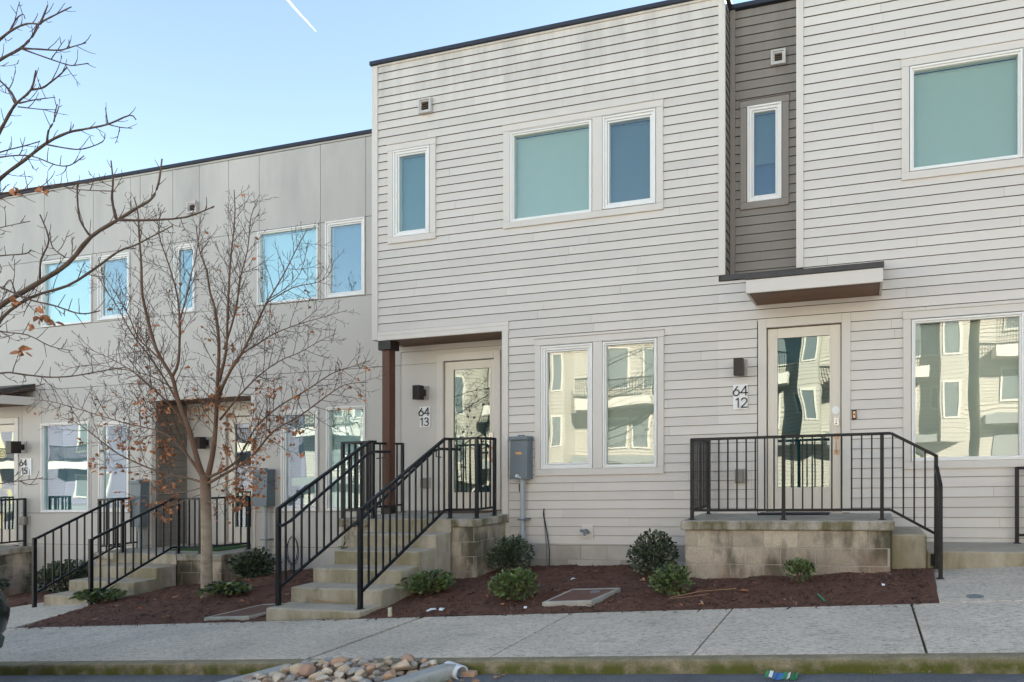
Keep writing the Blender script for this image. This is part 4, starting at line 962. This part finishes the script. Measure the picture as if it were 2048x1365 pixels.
# ------------------------------------------------------------------ rock bed in the street
def strip(pts, w, label):
    b = MB(); (x0, y0), (x1, y1) = pts; d = Vector((x1-x0, y1-y0, 0)).normalized(); s = Vector((-d.y, d.x, 0))*w/2
    c = [(x0-s.x, y0-s.y), (x1-s.x, y1-s.y), (x1+s.x, y1+s.y), (x0+s.x, y0+s.y)]
    b.hexa([(x, y, walk(x)-.3) for x, y in c], [(x, y, walk(x)+.0) for x, y in c])
    return tag(b.build('kerb_strip', [curb_t], bevel=.025, seg=3), label, 'kerb', 'kerb strips round the rock bed')
curb_t = mat('kerb strip concrete', (.40, .385, .35), .85, blot=.15, bscale=5, bump=.6, nscale=70, fine=.12, extra=moss((.07, .085, .012), EZ-1.465, EZ-1.465+.07, KX+.06))
strip([(-4.70, -4.10), (-5.32, -5.6)], .19, 'concrete kerb strip left of the river rocks'); strip([(-3.15, -4.10), (-3.90, -5.6)], .17, 'concrete kerb strip right of the river rocks')
rk = {'tan': [mat('tan river rock', c, .8, blot=.2, bscale=9, bump=.5, nscale=70, fine=.15) for c in ((.60, .45, .31), (.53, .40, .28), (.66, .53, .40))],
      'grey': [mat('grey river rock', c, .8, blot=.2, bscale=14, bump=.35, nscale=70) for c in ((.44, .39, .33), (.36, .33, .29))],
      'rust': [mat('rust river rock', c, .8, blot=.22, bscale=14, bump=.35, nscale=70) for c in ((.50, .31, .20), (.47, .29, .20))]}
import bmesh
def rock(x, y, z, r, col):
    bm = bmesh.new(); bmesh.ops.create_icosphere(bm, subdivisions=3, radius=1)
    cuts = [(rv().normalized(), R.uniform(.48, .86)) for _ in range(9)]; sx, sy, sz = R.uniform(.85, 1.3), R.uniform(.7, 1.0), R.uniform(.5, .75); a = R.uniform(0, pi); ti = rv()*.35
    rot = Matrix.Rotation(a, 3, 'Z') @ Matrix.Rotation(ti.x, 3, 'X') @ Matrix.Rotation(ti.y, 3, 'Y')
    for v in bm.verts:
        for n_, c_ in cuts:
            e = v.co.dot(n_)-c_
            if e > 0: v.co -= n_*e*.94
        v.co *= 1+R.uniform(-.008, .008)
        v.co = rot @ Vector((v.co.x*sx, v.co.y*sy, v.co.z*sz))*r
    mb = MB(); mb.v = [(v.co.x+x, v.co.y+y, v.co.z+z) for v in bm.verts]; bm.verts.index_update(); mb.f = [tuple(v.index for v in f.verts) for f in bm.faces]; mb.m = [0]*len(mb.f); mb.t = [.5]*len(mb.f); bm.free()
    o = mb.build('river_rock', R.choice(rk[col]), None, smooth=True)
    tag(o, {'tan': 'rounded tan river rock piled in the kerbed bed', 'grey': 'rounded grey river rock piled in the kerbed bed', 'rust': 'rounded rust coloured river rock piled in the kerbed bed'}[col], 'rock', {'tan': 'tan river rocks', 'grey': 'grey river rocks', 'rust': 'rust coloured river rocks'}[col])
placed = []
def inbed(x, y):
    if y > -4.06: return False
    xl = -4.70+(y+4.10)*.41; xr = -3.15+(y+4.10)*.5; return xl+.13 < x < xr-.12
tries = 0
while len(placed) < 235 and tries < 20000:
    tries += 1; y = R.uniform(-5.35, -4.06) if R.random() < .45 else R.uniform(-4.65, -4.06); x = R.uniform(-6, -3.2)
    if not inbed(x, y): continue
    r = R.choice((.036, .042, .05, .056, .065, .08)); lay = 0 if len(placed) < 125 else 1
    if any(l == lay and (x-a)**2+(y-b)**2 < ((r+c)*.80)**2 for a, b, c, l in placed): continue
    placed.append((x, y, r, lay))
for (x, y, r, lay) in placed:
    xm = (-4.70-3.15)/2+(y+4.1)*.45; mound = .06*(1-min(1, abs(x-xm)/.8)**2)
    rock(x, y, walk(x)-.085+mound+(.055 if lay else 0)+r*.15, r, R.choices(('tan', 'grey', 'rust'), (8, 3, 2))[0])
mb = MB(); mb.hexa([(x, y, walk(x)-.3) for x, y in ((-5.3, -5.5), (-3.9, -5.5), (-3.2, -4.07), (-4.65, -4.07))], [(x, y, walk(x)-.07) for x, y in ((-5.3, -5.5), (-3.9, -5.5), (-3.2, -4.07), (-4.65, -4.07))])
tag(mb.build('rock_bed_soil', mulch_m), kind='structure')
b = MB(); n = 20; a0 = Vector((-3.22, -4.085, -1.605)); a1 = Vector((-3.04, -4.155, -1.612))
for (ra, rb, e0, e1) in ((.055, .055, a0, a1), (.047, .047, a1, a0)): b.tube([e0, e1], [ra, rb], n, cap=False)
d = (a1-a0).normalized(); ax = d.cross(Vector((0, 0, 1))).normalized(); bx = d.cross(ax)
for k in range(n):
    c0, c1 = 2*pi*k/n, 2*pi*(k+1)/n
    b.face([a1+(ax*cos(c0)+bx*sin(c0))*.047, a1+(ax*cos(c1)+bx*sin(c1))*.047, a1+(ax*cos(c1)+bx*sin(c1))*.055, a1+(ax*cos(c0)+bx*sin(c0))*.055])
tag(b.build('drain_pipe', pvcw), 'white plastic drain pipe poking out of the kerb beside the rocks', 'pipe')
tag(MB().box(-3.06, -2.95, -4.13, -4.07, walk(-3)-.11, walk(-3)-.065).build('brick_chip', rk['rust'][0], bevel=.01), 'orange brick fragment lying below the white pipe', 'brick')
# ------------------------------------------------------------------ small litter
def ground_leaf(x, y, z, L, label='dry fallen leaf lying on the mulch', grp='dry leaves fallen on the mulch', m=None):
    mb = MB(); a = R.uniform(0, 2*pi)
    for k in range(3):
        an = a+(k-1)*.8; leaf(mb, Vector((x, y, z)), Vector((cos(an), sin(an), .15)), Vector((0, 0, 1))+rv()*.5, L*(1 if k == 1 else .75), L*.5, 0, R.random(), R.uniform(-.1, .4))
    tag(mb.build('fallen_leaf', m or R.choice((dry_m, dry_g))), label, 'leaf', grp)
spots = []
for _ in range(400):
    if len(spots) >= 34: break
    x, y = (R.uniform(-10.9, -7.2), R.uniform(-2.3, .3)) if R.random() < .75 else (R.uniform(-5, .4), R.uniform(-2.3, -.3))
    if free(x, y): spots.append((x, y))
for (x, y) in spots+[(-9.7, -.35), (-9.85, -.4), (-9.95, -.3), (-9.6, -.4), (-10.0, -.42), (-2.55, -1.05), (-2.62, -1.1), (-2.45, -1.02), (-3.95, -2.15), (-16.1, -.95), (-16.2, -.9), (-16.0, -.92), (-15.9, -.95)]:
    ground_leaf(x, y, bed(x, y)+.012, R.uniform(.05, .10))
for (x, y) in ((-2.88, -4.20), (-2.97, -4.24), (-2.75, -4.17), (-2.6, -4.3), (-3.08, -4.27), (-2.85, -4.28), (-2.7, -4.12)): ground_leaf(x, y, walk(x)-.097, R.uniform(.03, .06), 'dry leaf lying on the road below the kerb', 'dry leaves on the road', dry_g)
def scrap(x, y, z, s, m, name, label, cat, grp=None):
    mb = MB(); a = R.uniform(0, pi); u = Vector((cos(a), sin(a), .1))*s; v = Vector((-sin(a), cos(a), .15))*s*.5; p = Vector((x, y, z))
    q = [p-u-v, p-v*1.1+Vector((0, 0, .008)), p+u-v*.7, p+u*.9+v, p+v*1.2+Vector((0, 0, .012)), p-u*1.05+v*.8]
    mb.face([q[0], q[1], q[4], q[5]]); mb.face([q[1], q[2], q[3], q[4]]); tag(mb.build(name, m), label, cat, grp)
for (x, y, s) in ((-4.72, -2.30, .05), (-4.60, -2.28, .045), (-3.55, -2.3, .03), (-3.62, -1.0, .03), (-1.62, -2.22, .02), (-.78, -2.22, .02), (.18, -1.75, .03), (.25, -1.2, .025)):
    scrap(x, y, bed(x, y)+.018, s, plate_m, 'paper_scrap', 'scrap of white paper on the mulch', 'litter', 'white paper scraps')
gw = mat('green wrapper foil', (.03, .30, .11), .35); gw2 = mat('blue wrapper print', (.06, .22, .50), .35)
t = thing('candy_wrapper', 'crumpled green and blue wrapper on the road at the kerb', 'wrapper', (-.55, -4.17, walk(-.55)-.1))
mb = MB(); zz = walk(-.55)-.098
for k in range(9):
    a, c = -.66+.024*k, -.66+.024*(k+1); j0, j1 = R.uniform(0, .02), R.uniform(0, .02)
    mb.face([(a, -4.22+.01*R.random(), zz+j0), (c, -4.22+.01*R.random(), zz+j1), (c, -4.11-.02*R.random(), zz+j1+.012), (a, -4.11, zz+j0+.01)], 1 if k in (2, 3, 4) else (2 if k in (1, 6) else 0))
mb.build('foil', [gw, gw2, plate_m], t)
b = MB(); b.tube([(-.46, -2.06, bed(-.46, -2.06)+.02), (-.37, -2.33, bed(-.37, -2.33)+.02)], .008, 8); tag(b.build('drinking_straw', mat('green straw', (.03, .25, .14), .4)), 'thin green straw lying on the mulch', 'straw')
b = MB(); b.tube([(-5.155, -2.43, walk(-5.155)-.02), (-5.15, -2.44, walk(-5.15)+.105)], .022, 12); tag(b.build('pipe_stub', mat('pale capped stub', (.55, .5, .36), .6)), 'short pale pipe stub standing in the mulch by the pavement', 'pipe')
b = MB(); b.tube([(-2.0, -2.05, bed(-2, -2.05)+.03), (-1.7, -1.85, bed(-1.7, -1.85)+.04), (-1.35, -1.75, bed(-1.35, -1.75)+.03)], .004, 5); b.tube([(-2.0, -2.12, bed(-2, -2.1)+.03), (-1.6, -1.95, bed(-1.6, -1.95)+.03)], .003, 5); tag(b.build('dry_stalk', dry_g), 'long dry grass stalk lying on the mulch', 'stalk')
b = MB(); b.tube([(-6.05, -2.18, -1.60), (-6.2, -2.14, -1.605), (-6.42, -2.17, -1.60), (-6.5, -2.15, -1.59)], .006, 5); b.tube([(-6.3, -2.15, -1.6), (-6.45, -2.19, -1.575), (-6.52, -2.2, -1.55)], .004, 5); tag(b.build('dry_twig', dry_g), 'dry twig lying on the lowest central step', 'twig')
# ------------------------------------------------------------------ parked car, only its rear corner reaches into the picture
car_p = mat('dark green car paint', (.008, .016, .017), .22, spec=.6); car_k = mat('grey green lower cladding', (.05, .075, .07), .5); car_s = mat('pale bumper insert', (.55, .53, .50), .4); car_g = mat('car window', (.01, .012, .014), .08, spec=.7); tyre = mat('tyre rubber', (.015, .015, .015), .8); red = mat('red lamp lens', (.42, .05, .025), .25)
CX, CY = -7.15, -5.42; cz = lambda x: walk(x)-.105
car = thing('parked_car', 'dark parked car whose rear bumper shows at the left edge', 'car', (CX-2.2, CY, cz(CX-2.2)))
def sect(zs_h, xr, hw, xl=-4.5):      # plan outline at a height: rounded rectangle
    out = []; r = .28
    for (cx_, cy_, a0) in ((xr-r, hw-r, 0), (xl+r, hw-r, 90), (xl+r, -hw+r, 180), (xr-r, -hw+r, 270)):
        for k in range(7):
            a = radians(a0+15*k); out.append((CX+cx_+r*cos(a), CY+cy_+r*sin(a)))
    return [(x, y, cz(x)+zs_h) for x, y in out]
def loft(rings, name, m, smooth=True, cap=True):
    b = MB(); n = len(rings[0])
    for rg in rings: b.v += [tuple(p) for p in rg]
    for i in range(len(rings)-1):
        for k in range(n):
            a, c = i*n+k, i*n+(k+1) % n; b.f.append((a, c, c+n, a+n)); b.m.append(0); b.t.append(.5)
    if cap:
        b.f.append(tuple(reversed(range(n)))); b.f.append(tuple((len(rings)-1)*n+k for k in range(n))); b.m += [0, 0]; b.t += [.5, .5]
    return b.build(name, m, car, smooth=smooth)
loft([sect(.50, -.05, .86, -4.45), sect(.56, -.01, .89), sect(.68, .0, .91), sect(.74, .0, .915), sect(.84, -.02, .91), sect(.92, -.08, .90), sect(.97, -.13, .90, -4.3), sect(1.05, -.14, .90, -3.4), sect(1.12, -.16, .88, -3.2)], 'body', car_p)
loft([sect(.38, -.08, .84, -4.4), sect(.42, -.03, .88), sect(.50, -.02, .89), sect(.54, -.05, .88)], 'bumper_cladding', car_k); loft([sect(.28, -.18, .80, -4.2), sect(.33, -.10, .84, -4.3), sect(.39, -.09, .85, -4.3), sect(.42, -.14, .84)], 'bumper_insert', car_s)
loft([sect(1.12, -.17, .86, -3.1), sect(1.45, -.42, .74, -2.6), sect(1.50, -.5, .72, -2.5)], 'cabin_glass', car_g); loft([sect(1.47, -.42, .74, -2.6), sect(1.53, -.55, .70, -2.4), sect(1.55, -.8, .6, -2.2)], 'roof', car_p)
for sx in (-.85, -3.55):
    for sy in (-.80, .80):
        b = MB(); p = Vector((CX+sx, CY+sy, cz(CX+sx)+.33)); b.tube([p-Vector((0, .11, 0)), p+Vector((0, .11, 0))], .33, 28); w = b.build('wheel', tyre, car, bevel=.03)
        b = MB(); b.tube([p-Vector((0, .115, 0)), p+Vector((0, .115, 0))], .21, 20); b.build('rim', steel, w)
for sy in (-1, 1):
    b = MB(); b.hexa([(CX-.48, CY+sy*.74, cz(CX)+.96), (CX-.22, CY+sy*.74, cz(CX)+.96), (CX-.24, CY+sy*.845, cz(CX)+.96), (CX-.48, CY+sy*.905, cz(CX)+.96)], [(CX-.50, CY+sy*.74, cz(CX)+1.10), (CX-.25, CY+sy*.74, cz(CX)+1.10), (CX-.27, CY+sy*.835, cz(CX)+1.10), (CX-.50, CY+sy*.895, cz(CX)+1.10)]); b.build('tail_light', red, car, bevel=.02)
# ------------------------------------------------------------------ the row across the street, which the window panes mirror
def stripes(nt, P, c, noise):
    h, sp = zrel(nt, P, KX)
    k = math_(nt, 'GREATER_THAN', math_(nt, 'FRACT', math_(nt, 'DIVIDE', h, .19)), .84)
    return mixin(nt, c, math_(nt, 'MULTIPLY', k, .6), (.12, .11, .09))
opp_s = mat('opposite cream siding', (.37, .345, .29), .6, blot=.05, bscale=1, extra=stripes); opp_t = mat('opposite pale trim', (.52, .495, .43), .5); opp_g = mat('opposite window glass', (.13, .15, .15), .1, spec=.8); opp_d = mat('opposite garage recess', (.20, .21, .20), .7)
opp_v = mat('opposite violet grey siding', (.20, .19, .235), .6, blot=.05, bscale=1, extra=stripes)
YO = -22.5
for q, (x0, x1, off) in enumerate(((-33.5, -21.4, 0), (-21, -8.5, .3), (-8, 4.5, 0), (5, 17.5, .3), (18, 30.5, 0), (-46.5, -34, .4), (-60, -47, 0))):
    zb = walk((x0+x1)/2)-.4; xm = (x0+x1)/2; y = YO-off
    o = thing('opposite_house', ['cream house facing from across the street, far left', 'cream house facing across the street opposite the bare tree', 'cream house facing across the street opposite the central steps', 'cream house facing across the street opposite the right porch', 'cream house facing from across the street, far right', 'violet grey house across the street mirrored in the left panes', 'violet grey house across the street at its far left end'][q], 'house', (xm, y, zb), 'cream houses across the street' if q < 5 else 'violet grey houses across the street')
    def P2(a, yy, z): return (a, y-yy, z)
    b = MB(); b.box(x0, x1, y-8, y-.05, zb-1, zb+9.6, 0); z = zb
    while z < zb+9.5:
        b.hexa([(x0, y-.05, z+.01), (x1, y-.05, z+.01), (x1, y-.012, z+.01), (x0, y-.012, z+.01)][::-1], [(x0, y-.05, z+.15), (x1, y-.05, z+.15), (x1, y-.03, z+.15), (x0, y-.03, z+.15)][::-1], 0, R.random()); z += .155
    b.build('siding', opp_v if q > 4 else opp_s, o)
    b = MB(); b.box(x0, x1, y-.05, y+.05, zb+9.5, zb+9.8); b.build('roof_edge', roof_m, o)
    for k in range(2):
        xa = x0+.5+6.2*k
        g = MB(); g.box(xa+.2, xa+3.0, y, y+.03, zb, zb+2.3); g.build('garage_door', opp_d, o)
        for (a, c, l, h_) in ((xa+.4, xa+2.4, 3.35, 5.0), (xa+2.6, xa+3.5, 3.35, 5.0), (xa+.6, xa+2.4, 6.5, 8.6), (xa+4.2, xa+5.2, 3.9, 5.0), (xa+3.0, xa+4.8, 6.4, 8.5)):
            f = MB(); ring(f, a, c, zb+l, zb+h_, .09, y-.01, y+.06); w = f.build('window', opp_t, o); MB().box(a+.09, c-.09, y+.0, y+.02, zb+l+.09, zb+h_-.09).build('pane', opp_g, w)
        f = MB(); f.box(xa, xa+4.0, y, y+1.35, zb+5.35, zb+5.85); f.build('balcony', opp_t, o)
        f = MB(); f.box(xa, xa+4.0, y+1.28, y+1.33, zb+6.85, zb+6.92)
        for s in range(34): f.box(xa+.05+s*.118, xa+.075+s*.118, y+1.29, y+1.315, zb+5.85, zb+6.85)
        f.build('balcony_railing', rail_m, o)
        f = MB(); f.box(xa+4.6, xa+5.5, y, y+1.2, zb+2.5, zb+9.2); f.build('bay', opp_v if q > 4 else opp_s, o)
        for (l, h_) in ((3.5, 5.1), (6.3, 8.3)):
            f = MB(); ring(f, xa+4.72, xa+5.38, zb+l, zb+h_, .08, y+1.19, y+1.25); w = f.build('window', opp_t, o); MB().box(xa+4.80, xa+5.30, y+1.205, y+1.22, zb+l+.08, zb+h_-.08).build('pane', opp_g, w)
        f = MB(); f.box(xa-.4, xa+4.5, y, y+1.0, zb+2.5, zb+2.9); f.build('canopy', opp_d, o)
        f = MB(); f.box(xa, xa+4.2, y, y+.5, zb+2.45, zb+2.75); f.build('belt_course', opp_t, o)
# ------------------------------------------------------------------ vapour trail, far and high
VT = [Vector((-2200+a*420, 3900-60*a, 2930+a*(-215))) for a in (0, .5, 1)]
def dirpt(u, v, dist):
    t = (u-PP)/FL; b_ = -(v-VH)/FL; d = Vector((C_*t-S_, S_*t+C_, b_)); cam = Vector((0, -DC, EZ)); return cam+d.normalized()*dist
trail = [dirpt(560, -18, 5000), dirpt(590, 18, 5000), dirpt(612, 42, 5000), dirpt(632, 64, 5000)]
b = MB(); b.tube([(p.x, p.y, p.z-KX*p.x-EZ) for p in smoothpath(trail, 4)], [6, 6, 6, 6, 5.5, 5.5, 5, 5, 4.5, 4, 3.5, 3, 1.5], 8)
vm = bpy.data.materials.new('vapour'); vm.use_nodes = True; nt = vm.node_tree
tr = nt.nodes.new('ShaderNodeBsdfTransparent'); mx = nt.nodes.new('ShaderNodeMixShader'); mx.inputs[0].default_value = .55
pb = nt.nodes['Principled BSDF']; pb.inputs['Base Color'].default_value = (.9, .9, .9, 1); pb.inputs['Roughness'].default_value = 1
lw = nt.nodes.new('ShaderNodeLayerWeight'); lw.inputs[0].default_value = .3
nt.links.new(rng(nt, lw.outputs['Facing'], 0, 1, .8, .0), mx.inputs[0]); nt.links.new(tr.outputs[0], mx.inputs[1]); nt.links.new(pb.outputs[0], mx.inputs[2]); nt.links.new(mx.outputs[0], nt.nodes['Material Output'].inputs[0])
tag(b.build('vapour_trail', vm, smooth=True), 'thin white vapour trail high in the blue sky', 'vapour trail')
# ------------------------------------------------------------------ light
SUN_E, SUN_A = radians(26), radians(38)        # sun behind the houses, to the right
world = bpy.data.worlds.new('World'); bpy.context.scene.world = world; world.use_nodes = True; nt = world.node_tree
bg = nt.nodes['Background']; sky = nt.nodes.new('ShaderNodeTexSky'); sky.sky_type = 'NISHITA'; sky.sun_disc = False
sky.sun_elevation = SUN_E; sky.sun_rotation = SUN_A; sky.altitude = 300; sky.air_density = 1.0; sky.dust_density = .05; sky.ozone_density = 1.4
hs = nt.nodes.new('ShaderNodeHueSaturation'); hs.inputs['Saturation'].default_value = .93; nt.links.new(sky.outputs[0], hs.inputs['Color'])
tint = nt.nodes.new('ShaderNodeVectorMath'); tint.operation = 'MULTIPLY'; tint.inputs[1].default_value = (1.045, 1.0, .905)
nt.links.new(hs.outputs[0], tint.inputs[0]); nt.links.new(tint.outputs[0], bg.inputs[0]); bg.inputs[1].default_value = .051
sl = bpy.data.lights.new('sun', 'SUN'); sl.energy = 5; sl.angle = radians(.5); sl.color = (1, .94, .85)
so = bpy.data.objects.new('sun', sl); C.objects.link(so)
sd = Vector((cos(SUN_E)*sin(SUN_A), cos(SUN_E)*cos(SUN_A), sin(SUN_E))); so.rotation_euler = sd.to_track_quat('Z', 'Y').to_euler(); so.location = (0, 0, 30)
# ------------------------------------------------------------------ camera
cd = bpy.data.cameras.new('camera'); co = bpy.data.objects.new('camera', cd); C.objects.link(co)
cd.sensor_width = 36; cd.lens = 36*FL/2048; cd.shift_x = (1024-PP)/2048; cd.shift_y = (VH-682.5)/2048
cd.clip_start = .05; cd.clip_end = 20000
co.location = (0, -DC, EZ); co.rotation_euler = (pi/2, 0, TH)
sc = bpy.context.scene; sc.camera = co
vs = sc.view_settings; vs.view_transform = 'Standard'; vs.look = 'None'; vs.exposure = 3.02; vs.gamma = 1
sc.cycles.max_bounces = 10; sc.cycles.transparent_max_bounces = 12; sc.cycles.use_denoising = True
